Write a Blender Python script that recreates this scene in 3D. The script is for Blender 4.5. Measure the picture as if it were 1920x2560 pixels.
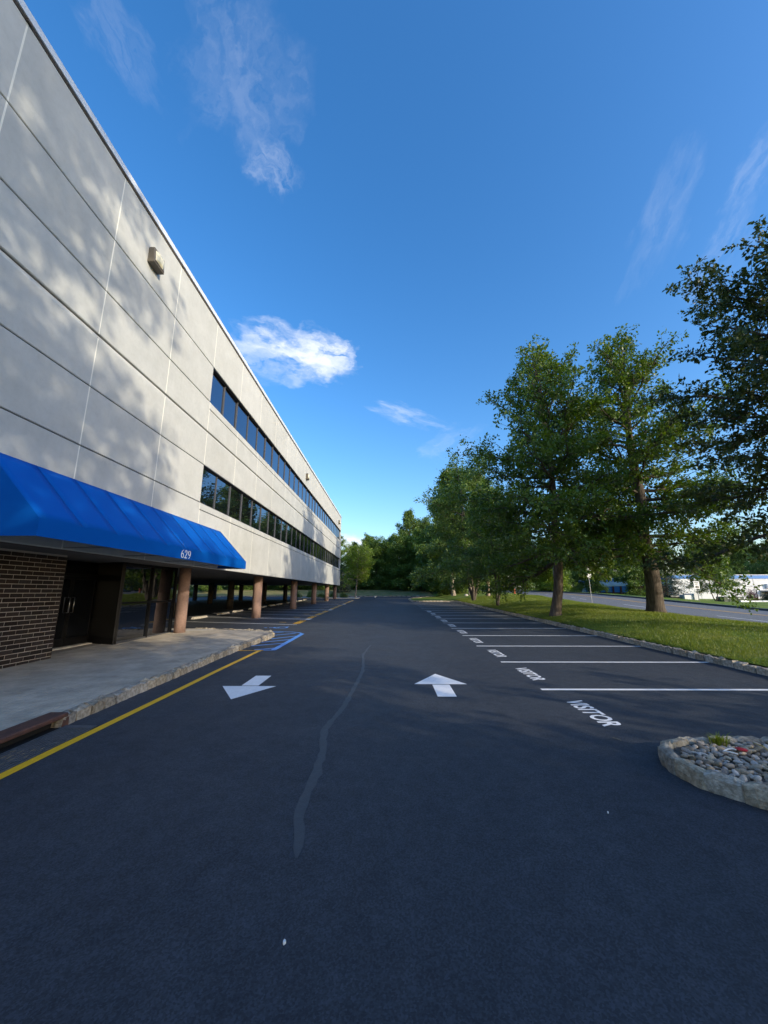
import bpy, bmesh, math, random
import numpy as np
from mathutils import Vector, Matrix
for o in list(bpy.data.objects): bpy.data.objects.remove(o)
SC = bpy.context.scene
COL = SC.collection
PI = math.pi
R = math.radians
# ------------------------------------------------------------------ camera
CAM_H = 1.88; FPX = 955.0; SLOPE = 0.0147
PITCH = R(11.80); YAW = R(0.587)
FW = np.array([-math.sin(YAW)*math.cos(PITCH), math.cos(YAW)*math.cos(PITCH), math.sin(PITCH)])
RT = np.array([math.cos(YAW), math.sin(YAW), 0.0]); UP = np.cross(RT, FW)
cam = bpy.data.cameras.new('camera'); camo = bpy.data.objects.new('camera', cam); COL.objects.link(camo)
cam.sensor_fit = 'HORIZONTAL'; cam.sensor_width = 36; cam.lens = FPX/1920*36
cam.clip_start = 0.05; cam.clip_end = 2000
camo.matrix_world = Matrix(((RT[0], UP[0], -FW[0], 0), (RT[1], UP[1], -FW[1], 0), (RT[2], UP[2], -FW[2], CAM_H), (0, 0, 0, 1)))
SC.camera = camo
SC.render.resolution_x = 768; SC.render.resolution_y = 1024
def ray(x, y): return FW*FPX + RT*(x-960) - UP*(y-1280)
# ------------------------------------------------------------------ sun, sky
SUN_AZ = 37.0      # degrees behind +X
SUN_EL = 20.0
sdir = Vector((math.cos(R(SUN_EL))*math.cos(R(SUN_AZ)), -math.cos(R(SUN_EL))*math.sin(R(SUN_AZ)), math.sin(R(SUN_EL))))
sl = bpy.data.lights.new('sun', 'SUN'); sl.energy = 2.0; sl.angle = R(0.53); sl.color = (1.0, 0.88, 0.68)
so = bpy.data.objects.new('sun', sl); COL.objects.link(so); so.location = (20, -20, 30)
so.rotation_euler = (-sdir).to_track_quat('-Z', 'Y').to_euler()
SC.view_settings.view_transform = 'Standard'; SC.view_settings.look = 'None'
SC.view_settings.exposure = 1.02; SC.view_settings.gamma = 1.0
SC.cycles.max_bounces = 5; SC.cycles.diffuse_bounces = 3; SC.cycles.glossy_bounces = 3; SC.cycles.transmission_bounces = 2; SC.cycles.transparent_max_bounces = 4

def build_world():
    w = bpy.data.worlds.new('World'); SC.world = w; w.use_nodes = True
    nt = w.node_tree; nt.nodes.clear(); N = nt.nodes.new; L = nt.links.new
    out = N('ShaderNodeOutputWorld'); bg = N('ShaderNodeBackground'); bg.inputs[1].default_value = 0.15
    sky = N('ShaderNodeTexSky'); sky.sky_type = 'NISHITA'; sky.sun_disc = False
    sky.sun_elevation = R(SUN_EL); sky.sun_rotation = math.atan2(sdir.x, sdir.y)
    sky.altitude = 100; sky.air_density = 1.2; sky.dust_density = 1.7; sky.ozone_density = 3.0
    hs = N('ShaderNodeHueSaturation'); hs.inputs['Saturation'].default_value = 1.12; hs.inputs['Value'].default_value = 1.0
    hs.inputs['Saturation'].default_value = 1.27
    ti = N('ShaderNodeMix'); ti.data_type = 'RGBA'; ti.blend_type = 'MULTIPLY'; ti.inputs['Factor'].default_value = 1; L(sky.outputs[0], ti.inputs['A']); ti.inputs['B'].default_value = (.95, .955, 1.03, 1)
    L(ti.outputs['Result'], hs.inputs['Color'])
    tc = N('ShaderNodeTexCoord')
    col = hs.outputs[0]
    # clouds: direction, half width, half height, angle, strength, noise scale, cross stretch, mask power, lo, hi
    clouds = [(730, 888, 170, 78, 6, .72, 1.1, 1.2, .75, .0, .85), (800, 884, 100, 58, 0, .62, 1.7, .9, .7, .0, .75), (645, 872, 110, 60, 10, .25, 1.7, .9, .8, .0, .7), (585, 165, 190, 170, -55, .10, 1.7, 1.5, .8, .02, 1.0),
              (690, 420, 70, 70, 40, .16, 1.6, 1.6, .9, .0, .9), (1020, 1040, 105, 26, 17, .26, 1.3, .7, .8, .0, .8),
              (1650, 560, 170, 60, -58, .07, 1.3, 1.0, .9, .0, .95), (1880, 430, 110, 50, -40, .10, 1.3, 1.0, .9, .0, .9),
              (1800, 630, 110, 60, -50, .10, 1.4, 1.0, .9, .0, .9), (866, 1366, 90, 36, 5, .70, 1.4, .8, .8, .0, .6),
              (1125, 1112, 90, 45, -15, .14, 1.4, .9, .9, .0, .9), (300, 110, 130, 70, 40, .06, 1.6, 1.4, .9, .0, .9)]
    for i, (px, py, hw, hh, ang, st, ns, sv, pw, lo, hi) in enumerate(clouds):
        d = ray(px, py); dist = np.linalg.norm(d); c = d/dist
        ex = np.cross(c, [0, 0, 1]); ex /= np.linalg.norm(ex); ey = np.cross(ex, c)
        a = R(-ang); e1 = ex*math.cos(a)+ey*math.sin(a); e2 = -ex*math.sin(a)+ey*math.cos(a)
        e1 = e1*dist/hw; e2 = e2*dist/hh
        def dot(v):
            n = N('ShaderNodeVectorMath'); n.operation = 'DOT_PRODUCT'; L(tc.outputs['Generated'], n.inputs[0]); n.inputs[1].default_value = tuple(v); return n.outputs['Value']
        def m(op, a_, b_, clamp=False):
            n = N('ShaderNodeMath'); n.operation = op; n.use_clamp = clamp
            for k, q in enumerate((a_, b_)):
                if isinstance(q, (int, float)): n.inputs[k].default_value = q
                else: L(q, n.inputs[k])
            return n.outputs[0]
        u = dot(e1); v = dot(e2)
        wc = N('ShaderNodeCombineXYZ'); L(u, wc.inputs[0]); L(v, wc.inputs[1]); wc.inputs[2].default_value = i*3.1+.4
        wn = N('ShaderNodeTexNoise'); wn.inputs['Scale'].default_value = 1.25; wn.inputs['Detail'].default_value = 5; wn.inputs['Roughness'].default_value = .55; L(wc.outputs[0], wn.inputs['Vector'])
        sx = N('ShaderNodeSeparateColor'); L(wn.outputs['Color'], sx.inputs[0])
        u = m('ADD', u, m('MULTIPLY', m('SUBTRACT', sx.outputs[0], .5), 1.7)); v = m('ADD', v, m('MULTIPLY', m('SUBTRACT', sx.outputs[1], .5), 1.9))
        front = m('GREATER_THAN', dot(c), 0.0)
        r2 = m('ADD', m('MULTIPLY', u, u), m('MULTIPLY', v, v))
        mask = m('SUBTRACT', 1.0, r2, True)
        cmb = N('ShaderNodeCombineXYZ'); L(u, cmb.inputs[0]); L(m('MULTIPLY', v, sv), cmb.inputs[1]); cmb.inputs[2].default_value = i*7.3+1.1
        nz = N('ShaderNodeTexNoise'); nz.inputs['Scale'].default_value = ns; nz.inputs['Detail'].default_value = 8; nz.inputs['Roughness'].default_value = .56; nz.inputs['Distortion'].default_value = .35
        L(cmb.outputs[0], nz.inputs['Vector'])
        soft = m('MULTIPLY', m('POWER', mask, pw), m('ADD', m('MULTIPLY', nz.outputs[0], 2.6), -.75))
        mr = N('ShaderNodeMapRange'); mr.interpolation_type = 'SMOOTHSTEP'; L(soft, mr.inputs[0])
        mr.inputs[1].default_value = lo; mr.inputs[2].default_value = hi
        al = m('MULTIPLY', m('MULTIPLY', mr.outputs[0], front), st, True)
        mx = N('ShaderNodeMix'); mx.data_type = 'RGBA'; L(al, mx.inputs['Factor']); L(col, mx.inputs['A']); mx.inputs['B'].default_value = (4.1, 4.2, 4.4, 1)
        col = mx.outputs['Result']
    L(col, bg.inputs[0]); L(bg.outputs[0], out.inputs[0])
build_world()

# ------------------------------------------------------------------ materials
def mat(name, base, rough=.6, var=.0, scale=8., bump=0., bscale=40., spec=.4, metal=0., rnd=0., base2=None, detail=6, coord='Object', stretch=None, coat=0.):
    """principled with noise colour variation, bump and per-object randomness"""
    m = bpy.data.materials.new(name); m.use_nodes = True; nt = m.node_tree; N = nt.nodes.new; L = nt.links.new
    b = nt.nodes['Principled BSDF']; b.inputs['Roughness'].default_value = rough; b.inputs['Metallic'].default_value = metal
    b.inputs['Specular IOR Level'].default_value = spec
    if coat: b.inputs['Coat Weight'].default_value = coat
    c = (*base, 1)
    if var == 0 and bump == 0 and rnd == 0 and base2 is None:
        b.inputs['Base Color'].default_value = c; return m
    if coord == 'Position':
        g = N('ShaderNodeNewGeometry'); vec = g.outputs['Position']
    else:
        t = N('ShaderNodeTexCoord'); vec = t.outputs['Object']
    if stretch:
        mp = N('ShaderNodeMapping'); mp.inputs['Scale'].default_value = stretch; L(vec, mp.inputs[0]); vec = mp.outputs[0]
    nz = N('ShaderNodeTexNoise'); nz.inputs['Scale'].default_value = scale; nz.inputs['Detail'].default_value = detail; nz.inputs['Roughness'].default_value = .62; L(vec, nz.inputs['Vector'])
    cr = N('ShaderNodeValToRGB'); L(nz.outputs[0], cr.inputs[0])
    b2 = base2 if base2 else tuple(min(1, x*(1+var)) for x in base); b1 = base if base2 else tuple(x*(1-var) for x in base)
    cr.color_ramp.elements[0].position = .32; cr.color_ramp.elements[1].position = .68
    cr.color_ramp.elements[0].color = (*b1, 1); cr.color_ramp.elements[1].color = (*b2, 1)
    outc = cr.outputs[0]
    if rnd:
        oi = N('ShaderNodeObjectInfo'); hsv = N('ShaderNodeHueSaturation'); mr = N('ShaderNodeMapRange'); L(oi.outputs['Random'], mr.inputs[0])
        mr.inputs[3].default_value = 1-rnd; mr.inputs[4].default_value = 1+rnd; L(mr.outputs[0], hsv.inputs['Value'])
        ms = N('ShaderNodeMath'); ms.operation = 'MULTIPLY_ADD'; L(oi.outputs['Random'], ms.inputs[0]); ms.inputs[1].default_value = 37.7; ms.inputs[2].default_value = 0
        fr = N('ShaderNodeMath'); fr.operation = 'FRACT'; L(ms.outputs[0], fr.inputs[0])
        mr2 = N('ShaderNodeMapRange'); L(fr.outputs[0], mr2.inputs[0]); mr2.inputs[3].default_value = 1-rnd; mr2.inputs[4].default_value = 1+rnd; L(mr2.outputs[0], hsv.inputs['Saturation'])
        L(outc, hsv.inputs['Color']); outc = hsv.outputs[0]
    L(outc, b.inputs['Base Color'])
    if bump:
        bn = N('ShaderNodeTexNoise'); bn.inputs['Scale'].default_value = bscale; bn.inputs['Detail'].default_value = 5; L(vec, bn.inputs['Vector'])
        bp = N('ShaderNodeBump'); bp.inputs['Strength'].default_value = bump; bp.inputs['Distance'].default_value = .02; L(bn.outputs[0], bp.inputs['Height']); L(bp.outputs[0], b.inputs['Normal'])
    return m

def leaf_mat(name, c1, c2, trans=.32):
    m = bpy.data.materials.new(name); m.use_nodes = True; nt = m.node_tree; N = nt.nodes.new; L = nt.links.new
    nt.nodes.clear(); out = N('ShaderNodeOutputMaterial'); g = N('ShaderNodeNewGeometry')
    cr = N('ShaderNodeValToRGB'); cr.color_ramp.elements[0].color = (*c1, 1); cr.color_ramp.elements[1].color = (*c2, 1)
    nz = N('ShaderNodeTexNoise'); nz.inputs['Scale'].default_value = .55; nz.inputs['Detail'].default_value = 3; L(g.outputs['Position'], nz.inputs['Vector'])
    mm = N('ShaderNodeMath'); mm.operation = 'MULTIPLY_ADD'; L(g.outputs['Random Per Island'], mm.inputs[0]); mm.inputs[1].default_value = .55
    ma = N('ShaderNodeMath'); ma.operation = 'MULTIPLY_ADD'; L(nz.outputs[0], ma.inputs[0]); ma.inputs[1].default_value = 1.2; ma.inputs[2].default_value = -.4
    L(ma.outputs[0], mm.inputs[2]); L(mm.outputs[0], cr.inputs[0])
    p = N('ShaderNodeBsdfPrincipled'); p.inputs['Roughness'].default_value = .42; p.inputs['Specular IOR Level'].default_value = .35; L(cr.outputs[0], p.inputs['Base Color'])
    hs = N('ShaderNodeHueSaturation'); hs.inputs['Hue'].default_value = .485; hs.inputs['Saturation'].default_value = 1.27; hs.inputs['Value'].default_value = 1.25; L(cr.outputs[0], hs.inputs['Color'])
    t = N('ShaderNodeBsdfTranslucent'); L(hs.outputs[0], t.inputs['Color'])
    mx = N('ShaderNodeMixShader'); mx.inputs[0].default_value = trans; L(p.outputs[0], mx.inputs[1]); L(t.outputs[0], mx.inputs[2]); L(mx.outputs[0], out.inputs[0])
    return m

def asphalt_mat(name, dark, light, stain=.0, fine=1.0):
    m = bpy.data.materials.new(name); m.use_nodes = True; nt = m.node_tree; N = nt.nodes.new; L = nt.links.new
    b = nt.nodes['Principled BSDF']; g = N('ShaderNodeNewGeometry'); P = g.outputs['Position']
    def noise(sc, det=5, rough=.6, vec=P):
        n = N('ShaderNodeTexNoise'); n.inputs['Scale'].default_value = sc; n.inputs['Detail'].default_value = det; n.inputs['Roughness'].default_value = rough; L(vec, n.inputs['Vector']); return n.outputs[0]
    def ramp(v, p0, p1, c0, c1):
        r = N('ShaderNodeValToRGB'); L(v, r.inputs[0]); r.color_ramp.elements[0].position = p0; r.color_ramp.elements[1].position = p1
        r.color_ramp.elements[0].color = (*c0, 1); r.color_ramp.elements[1].color = (*c1, 1); return r.outputs[0]
    def mix(f, a, c, mode='MIX'):
        x = N('ShaderNodeMix'); x.data_type = 'RGBA'; x.blend_type = mode
        if isinstance(f, float): x.inputs['Factor'].default_value = f
        else: L(f, x.inputs['Factor'])
        for k, q in (('A', a), ('B', c)):
            if isinstance(q, tuple): x.inputs[k].default_value = (*q, 1)
            else: L(q, x.inputs[k])
        return x.outputs['Result']
    col = ramp(noise(.5, 6), .3, .7, dark, light)
    col = mix(.55, col, ramp(noise(6, 6, .7), .35, .7, tuple(x*.8 for x in dark), tuple(x*1.2 for x in light)))
    # aggregate speckle
    vo = N('ShaderNodeTexVoronoi'); vo.inputs['Scale'].default_value = 95*fine; L(P, vo.inputs['Vector'])
    sp = ramp(vo.outputs['Color'], .25, .95, (.55, .55, .55), (1.55, 1.52, 1.5))
    col = mix(.75, col, sp, 'MULTIPLY')
    if stain:
        mp0 = N('ShaderNodeMapping'); mp0.inputs['Scale'].default_value = (1.1, .07, 1); L(P, mp0.inputs[0])
        col = mix(.8, col, ramp(noise(1.0, 5, .6, mp0.outputs[0]), .34, .66, (.90, .905, .91), (1.10, 1.10, 1.10)), 'MULTIPLY')
        col = mix(.7, col, ramp(noise(.32, 3, .5), .38, .62, (.92, .92, .93), (1.07, 1.07, 1.06)), 'MULTIPLY')
        v2 = N('ShaderNodeTexVoronoi'); v2.inputs['Scale'].default_value = 2.6; L(P, v2.inputs['Vector'])
        pit = N('ShaderNodeMapRange'); L(v2.outputs['Distance'], pit.inputs[0]); pit.inputs[1].default_value = .018; pit.inputs[2].default_value = .028; pit.inputs[3].default_value = .8; pit.inputs[4].default_value = 0
        col = mix(pit.outputs[0], col, (.010, .010, .011))
        mp = N('ShaderNodeMapping'); mp.inputs['Scale'].default_value = (.75, 1.5, 1); L(P, mp.inputs[0])
        n1 = noise(1.1, 7, .66, mp.outputs[0])
        st = N('ShaderNodeMapRange'); L(n1, st.inputs[0]); st.inputs[1].default_value = .60; st.inputs[2].default_value = .84; st.inputs[4].default_value = stain
        col = mix(st.outputs[0], col, (.16, .145, .125))
    L(col, b.inputs['Base Color'])
    rr = N('ShaderNodeMapRange'); L(noise(1.3, 4), rr.inputs[0]); rr.inputs[3].default_value = .62; rr.inputs[4].default_value = .86; L(rr.outputs[0], b.inputs['Roughness'])
    b.inputs['Specular IOR Level'].default_value = .38
    b1 = N('ShaderNodeBump'); b1.inputs['Strength'].default_value = .55; b1.inputs['Distance'].default_value = .008; L(noise(120*fine, 4, .7), b1.inputs['Height'])
    b2 = N('ShaderNodeBump'); b2.inputs['Strength'].default_value = .25; b2.inputs['Distance'].default_value = .02; L(noise(9, 4), b2.inputs['Height']); L(b1.outputs[0], b2.inputs['Normal'])
    L(b2.outputs[0], b.inputs['Normal'])
    return m

def paint_mat(name, c, wear=.5):
    m = bpy.data.materials.new(name); m.use_nodes = True; nt = m.node_tree; N = nt.nodes.new; L = nt.links.new
    b = nt.nodes['Principled BSDF']; g = N('ShaderNodeNewGeometry')
    n = N('ShaderNodeTexNoise'); n.inputs['Scale'].default_value = 7; n.inputs['Detail'].default_value = 8; n.inputs['Roughness'].default_value = .7; L(g.outputs['Position'], n.inputs['Vector'])
    r = N('ShaderNodeValToRGB'); L(n.outputs[0], r.inputs[0]); r.color_ramp.elements[0].position = .28; r.color_ramp.elements[1].position = .62
    r.color_ramp.elements[0].color = (*[x*(1-wear) for x in c], 1); r.color_ramp.elements[1].color = (*c, 1); 
    n3 = N('ShaderNodeTexNoise'); n3.inputs['Scale'].default_value = 46; n3.inputs['Detail'].default_value = 7; n3.inputs['Roughness'].default_value = .75; L(g.outputs['Position'], n3.inputs['Vector'])
    wr_ = N('ShaderNodeMapRange'); L(n3.outputs[0], wr_.inputs[0]); wr_.inputs[1].default_value = .60; wr_.inputs[2].default_value = .72; wr_.inputs[4].default_value = .75
    wx = N('ShaderNodeMix'); wx.data_type = 'RGBA'; L(wr_.outputs[0], wx.inputs['Factor']); L(r.outputs[0], wx.inputs['A']); wx.inputs['B'].default_value = (.07, .07, .075, 1)
    L(wx.outputs['Result'], b.inputs['Base Color'])
    b.inputs['Roughness'].default_value = .55
    n2 = N('ShaderNodeTexNoise'); n2.inputs['Scale'].default_value = 110; L(g.outputs['Position'], n2.inputs['Vector'])
    bp = N('ShaderNodeBump'); bp.inputs['Strength'].default_value = .3; bp.inputs['Distance'].default_value = .006; L(n2.outputs[0], bp.inputs['Height']); L(bp.outputs[0], b.inputs['Normal'])
    return m

def glass_mat(name, tint, spec_fac, dark=(.006, .007, .009)):
    m = bpy.data.materials.new(name); m.use_nodes = True; nt = m.node_tree; N = nt.nodes.new; L = nt.links.new
    nt.nodes.clear(); out = N('ShaderNodeOutputMaterial')
    d = N('ShaderNodeBsdfDiffuse'); d.inputs[0].default_value = (*dark, 1)
    g = N('ShaderNodeBsdfGlossy'); g.inputs['Color'].default_value = (*tint, 1); g.inputs['Roughness'].default_value = .012
    lw = N('ShaderNodeFresnel'); lw.inputs[0].default_value = 1.5
    mr = N('ShaderNodeMapRange'); L(lw.outputs[0], mr.inputs[0]); mr.inputs[3].default_value = spec_fac; mr.inputs[4].default_value = 1.0
    tc = N('ShaderNodeTexCoord'); nz = N('ShaderNodeTexNoise'); nz.inputs['Scale'].default_value = 1.6; L(tc.outputs['Object'], nz.inputs['Vector'])
    bp = N('ShaderNodeBump'); bp.inputs['Strength'].default_value = .05; bp.inputs['Distance'].default_value = .03; L(nz.outputs[0], bp.inputs['Height']); L(bp.outputs[0], g.inputs['Normal'])
    mx = N('ShaderNodeMixShader'); L(mr.outputs[0], mx.inputs[0]); L(d.outputs[0], mx.inputs[1]); L(g.outputs[0], mx.inputs[2]); L(mx.outputs[0], out.inputs[0])
    return m

def grass_mat(name):
    m = bpy.data.materials.new(name); m.use_nodes = True; nt = m.node_tree; N = nt.nodes.new; L = nt.links.new
    b = nt.nodes['Principled BSDF']; g = N('ShaderNodeNewGeometry'); P = g.outputs['Position']
    def noise(sc, det, vec=P):
        n = N('ShaderNodeTexNoise'); n.inputs['Scale'].default_value = sc; n.inputs['Detail'].default_value = det; n.inputs['Roughness'].default_value = .65; L(vec, n.inputs['Vector']); return n.outputs[0]
    r = N('ShaderNodeValToRGB'); L(noise(.55, 6), r.inputs[0])
    e = r.color_ramp.elements; e[0].position = .3; e[0].color = (.10, .175, .020, 1); e[1].position = .72; e[1].color = (.27, .27, .075, 1)
    k = e.new(.5); k.color = (.16, .225, .034, 1)
    r2 = N('ShaderNodeValToRGB'); L(noise(28, 5), r2.inputs[0]); r2.color_ramp.elements[0].position = .3; r2.color_ramp.elements[1].position = .7
    r2.color_ramp.elements[0].color = (.62, .62, .62, 1); r2.color_ramp.elements[1].color = (1.25, 1.25, 1.2, 1)
    x = N('ShaderNodeMix'); x.data_type = 'RGBA'; x.blend_type = 'MULTIPLY'; x.inputs['Factor'].default_value = .9; L(r.outputs[0], x.inputs['A']); L(r2.outputs[0], x.inputs['B'])
    L(x.outputs['Result'], b.inputs['Base Color']); b.inputs['Roughness'].default_value = .85; b.inputs['Specular IOR Level'].default_value = .15
    bp = N('ShaderNodeBump'); bp.inputs['Strength'].default_value = .8; bp.inputs['Distance'].default_value = .05; L(noise(22, 5), bp.inputs['Height']); L(bp.outputs[0], b.inputs['Normal'])
    return m

M = {}
M['asphalt'] = asphalt_mat('sealed_asphalt', (.033, .039, .050), (.049, .056, .068), stain=.20)
M['road'] = asphalt_mat('road_asphalt', (.15, .148, .145), (.21, .208, .20), fine=.7)
M['seal'] = mat('crack_sealer', (.055, .062, .070), .62, var=.12, scale=20, bump=.2, bscale=90, coord='Position')
M['white'] = paint_mat('white_paint', (.88, .885, .89), .14)
M['yellow'] = paint_mat('yellow_paint', (.95, .50, .010), .08)
M['blue_line'] = paint_mat('blue_paint', (.09, .31, .78), .2)
M['panel'] = mat('precast_concrete', (.505, .512, .487), .85, var=.06, scale=1.6, bump=.12, bscale=60, spec=.2, rnd=.025, coord='Position')
def add_streaks(m):
    nt = m.node_tree; N = nt.nodes.new; L = nt.links.new; b = nt.nodes['Principled BSDF']; src = b.inputs['Base Color'].links[0].from_socket
    g = N('ShaderNodeNewGeometry'); prev = src
    for sc, det, lo, hi, fac in (((1, 1.6, .14), 6, .965, 1.01, .6), ((1, .3, .45), 5, .94, 1.03, .8), ((9, 9, 9), 5, .95, 1.03, .8)):
        mp = N('ShaderNodeMapping'); mp.inputs['Scale'].default_value = sc; L(g.outputs['Position'], mp.inputs[0])
        n = N('ShaderNodeTexNoise'); n.inputs['Scale'].default_value = 1.0; n.inputs['Detail'].default_value = det; n.inputs['Roughness'].default_value = .65; L(mp.outputs[0], n.inputs['Vector'])
        r = N('ShaderNodeValToRGB'); L(n.outputs[0], r.inputs[0]); r.color_ramp.elements[0].position = .3; r.color_ramp.elements[1].position = .55; r.color_ramp.elements[0].color = (lo, lo, lo*.985, 1); r.color_ramp.elements[1].color = (hi, hi, hi, 1)
        x = N('ShaderNodeMix'); x.data_type = 'RGBA'; x.blend_type = 'MULTIPLY'; x.inputs['Factor'].default_value = fac; L(prev, x.inputs['A']); L(r.outputs[0], x.inputs['B']); prev = x.outputs['Result']
    L(prev, b.inputs['Base Color'])
add_streaks(M['panel'])
M['joint_dark'] = mat('joint_backing', (.10, .085, .075), .9)
M['sealant'] = mat('joint_sealant', (.84, .82, .72), .7)
M['coping'] = mat('coping_metal', (.66, .70, .74), .4, spec=.5)
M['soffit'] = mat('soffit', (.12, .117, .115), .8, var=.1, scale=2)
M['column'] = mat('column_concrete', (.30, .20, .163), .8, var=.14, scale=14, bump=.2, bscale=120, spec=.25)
M['column_inner'] = mat('inner_column_shaded', (.045, .040, .038), .85, var=.2, scale=9)  # column colour darkened: the shade under the building is put into it
M['glass_up'] = glass_mat('window_glass', (.62, .68, .78), .34)
M['glass_dark'] = glass_mat('storefront_glass', (.62, .66, .72), .18)
M['frame_dark'] = mat('bronze_frame', (.006, .006, .0065), .5, spec=.2)
M['mullion'] = mat('window_mullion', (.10, .10, .105), .45, metal=.3)
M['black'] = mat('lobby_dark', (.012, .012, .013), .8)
M['steel'] = mat('brushed_steel', (.62, .62, .63), .28, metal=1.0)
M['brick'] = mat('dark_brown_brick', (.034, .026, .0235), .85, var=.25, scale=30, bump=.35, bscale=90, rnd=.36, spec=.2)
M['mortar'] = mat('mortar', (.46, .41, .36), .95, var=.1, scale=40, bump=.3, bscale=120)
M['awning'] = mat('blue_awning_fabric', (.0008, .098, .44), .8, var=.03, scale=1.2, bump=.05, bscale=5, spec=.08, coord='Position')
M['awn_white'] = mat('awning_lettering', (.85, .86, .88), .5)
M['lamp_body'] = mat('lamp_housing', (.135, .115, .085), .55, var=.1, scale=8)
M['lamp_lens'] = mat('lamp_lens', (.80, .74, .50), .18, var=.25, scale=9, spec=.6, coat=.6)
M['paver'] = mat('grey_pavers', (.46, .40, .315), .9, var=.22, scale=2.2, bump=.5, bscale=60, coord='Position', rnd=.03, spec=.2)
M['paver_joint'] = mat('paver_joint', (.33, .29, .235), .95, var=.2, scale=30)
M['paver_field'] = mat('paver_field', (.46, .40, .315), .9, var=.22, scale=2.2, bump=.5, bscale=60, coord='Position', spec=.2)
M['granite'] = mat('granite_kerb', (.21, .172, .122), .9, base2=(.56, .50, .40), scale=15, bump=1.0, bscale=48, rnd=.22, spec=.25)
M['pebble'] = mat('river_pebble', (.25, .195, .14), .8, base2=(.50, .43, .345), scale=7, bump=.3, bscale=40, rnd=.55, spec=.25)
M['soil'] = mat('dark_soil', (.10, .085, .07), .95, var=.3, scale=20, bump=.8, bscale=40)
M['concrete'] = mat('pale_concrete', (.48, .44, .37), .85, var=.15, scale=6, bump=.4, bscale=50, rnd=.12)
M['rust'] = mat('rusty_iron', (.075, .038, .030), .75, base2=(.14, .062, .040), scale=9, bump=.4, bscale=60)
M['iron'] = mat('cast_iron', (.085, .088, .092), .6, var=.25, scale=14, bump=.35, bscale=70)
M['lawn'] = grass_mat('lawn_grass')
M['dirt'] = mat('bank_grass', (.14, .165, .045), .9, base2=(.34, .27, .14), scale=.7, bump=.8, bscale=9, coord='Position', spec=.1)
M['forest'] = mat('forest_floor', (.045, .06, .02), .95, base2=(.09, .10, .035), scale=.5, bump=.8, bscale=5, coord='Position', spec=.1)
M['bark'] = mat('grey_bark', (.050, .041, .033), .95, base2=(.155, .130, .108), scale=11, bump=1.0, bscale=26, stretch=(1, 1, .16), spec=.15)
M['bark_pale'] = mat('pale_bark', (.24, .19, .145), .9, base2=(.40, .33, .26), scale=6, bump=.8, bscale=18, stretch=(1, 1, .2), spec=.15)
M['leaf_oak'] = leaf_mat('oak_leaves', (.045, .092, .020), (.160, .245, .040))
M['leaf_dark'] = leaf_mat('dark_leaves', (.030, .052, .018), (.095, .125, .036), .3)
M['leaf_lite'] = leaf_mat('light_leaves', (.120, .200, .020), (.270, .370, .045))
M['leaf_wood'] = leaf_mat('wood_leaves', (.060, .115, .034), (.175, .260, .064), .36)
M['leaf_mid'] = leaf_mat('edge_leaves', (.070, .135, .030), (.205, .285, .060), .38)
M['leaf_ever'] = leaf_mat('spruce_needles', (.016, .042, .026), (.045, .085, .055), .12)
M['leaf_red'] = leaf_mat('purple_leaves', (.060, .018, .022), (.150, .045, .045))
M['blade'] = leaf_mat('grass_blades', (.085, .155, .016), (.250, .280, .060), .35)
M['timber'] = mat('pole_timber', (.26, .235, .21), .9, var=.2, scale=8, bump=.4, bscale=30, stretch=(1, 1, .1))
M['galv'] = mat('galvanised_steel', (.42, .43, .44), .45, metal=.7)
M['sign_white'] = mat('sign_face', (.80, .80, .78), .45)
M['sign_black'] = mat('sign_legend', (.02, .02, .02), .5)
M['red_paint'] = mat('hydrant_red', (.46, .09, .03), .5)
M['white_wall'] = mat('white_render', (.66, .67, .68), .85, var=.08, scale=.6, coord='Position', bump=.1, bscale=20)
M['blue_band'] = mat('blue_fascia', (.04, .20, .55), .5)
M['red_brick'] = mat('red_brickwork', (.19, .062, .048), .9, var=.2, scale=3, coord='Position')
M['green_box'] = mat('transformer_green', (.045, .065, .045), .55)
M['orange'] = mat('orange_marker', (.62, .30, .10), .6)
M['wire'] = mat('black_wire', (.02, .02, .02), .6)
M['grey_box'] = mat('grey_metal', (.30, .31, .32), .5, var=.08)
M['litter_red'] = mat('red_plastic', (.42, .02, .025), .4)
M['litter_white'] = mat('white_plastic', (.82, .82, .80), .5)
M['straw'] = mat('dry_stalk', (.48, .36, .12), .8)
M['dry_leaf'] = mat('dead_leaf', (.26, .21, .13), .9)
M['beige'] = mat('beige_render', (.52, .44, .34), .9)

# ------------------------------------------------------------------ object helpers
def tag(o, label=None, cat=None, group=None, kind=None):
    if label: o['label'] = label
    if cat: o['category'] = cat
    if group: o['group'] = group
    if kind: o['kind'] = kind
    return o
def wloc(o):
    v = Vector((0, 0, 0))
    while o is not None: v += o.location; o = o.parent
    return v
def thing(name, label, cat, loc=(0, 0, 0), rz=0, group=None):
    o = bpy.data.objects.new(name, None); o.empty_display_size = .2; COL.objects.link(o); o.location = loc; o.rotation_euler = (0, 0, rz)
    return tag(o, label, cat, group)
def place(name, me, parent=None, loc=(0, 0, 0), rot=(0, 0, 0), m=None):
    """mesh in its own coordinates, loc in the parent's coordinates"""
    o = bpy.data.objects.new(name, me); COL.objects.link(o); o.parent = parent; o.location = loc; o.rotation_euler = rot
    if m is not None and not me.materials: me.materials.append(m)
    return o
def mesh(name, V, F, m=None, smooth=False):
    me = bpy.data.meshes.new(name); me.from_pydata([tuple(v) for v in V], [], F); me.update()
    if m: me.materials.append(m)
    if smooth: me.polygons.foreach_set('use_smooth', [True]*len(me.polygons))
    return me
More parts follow.
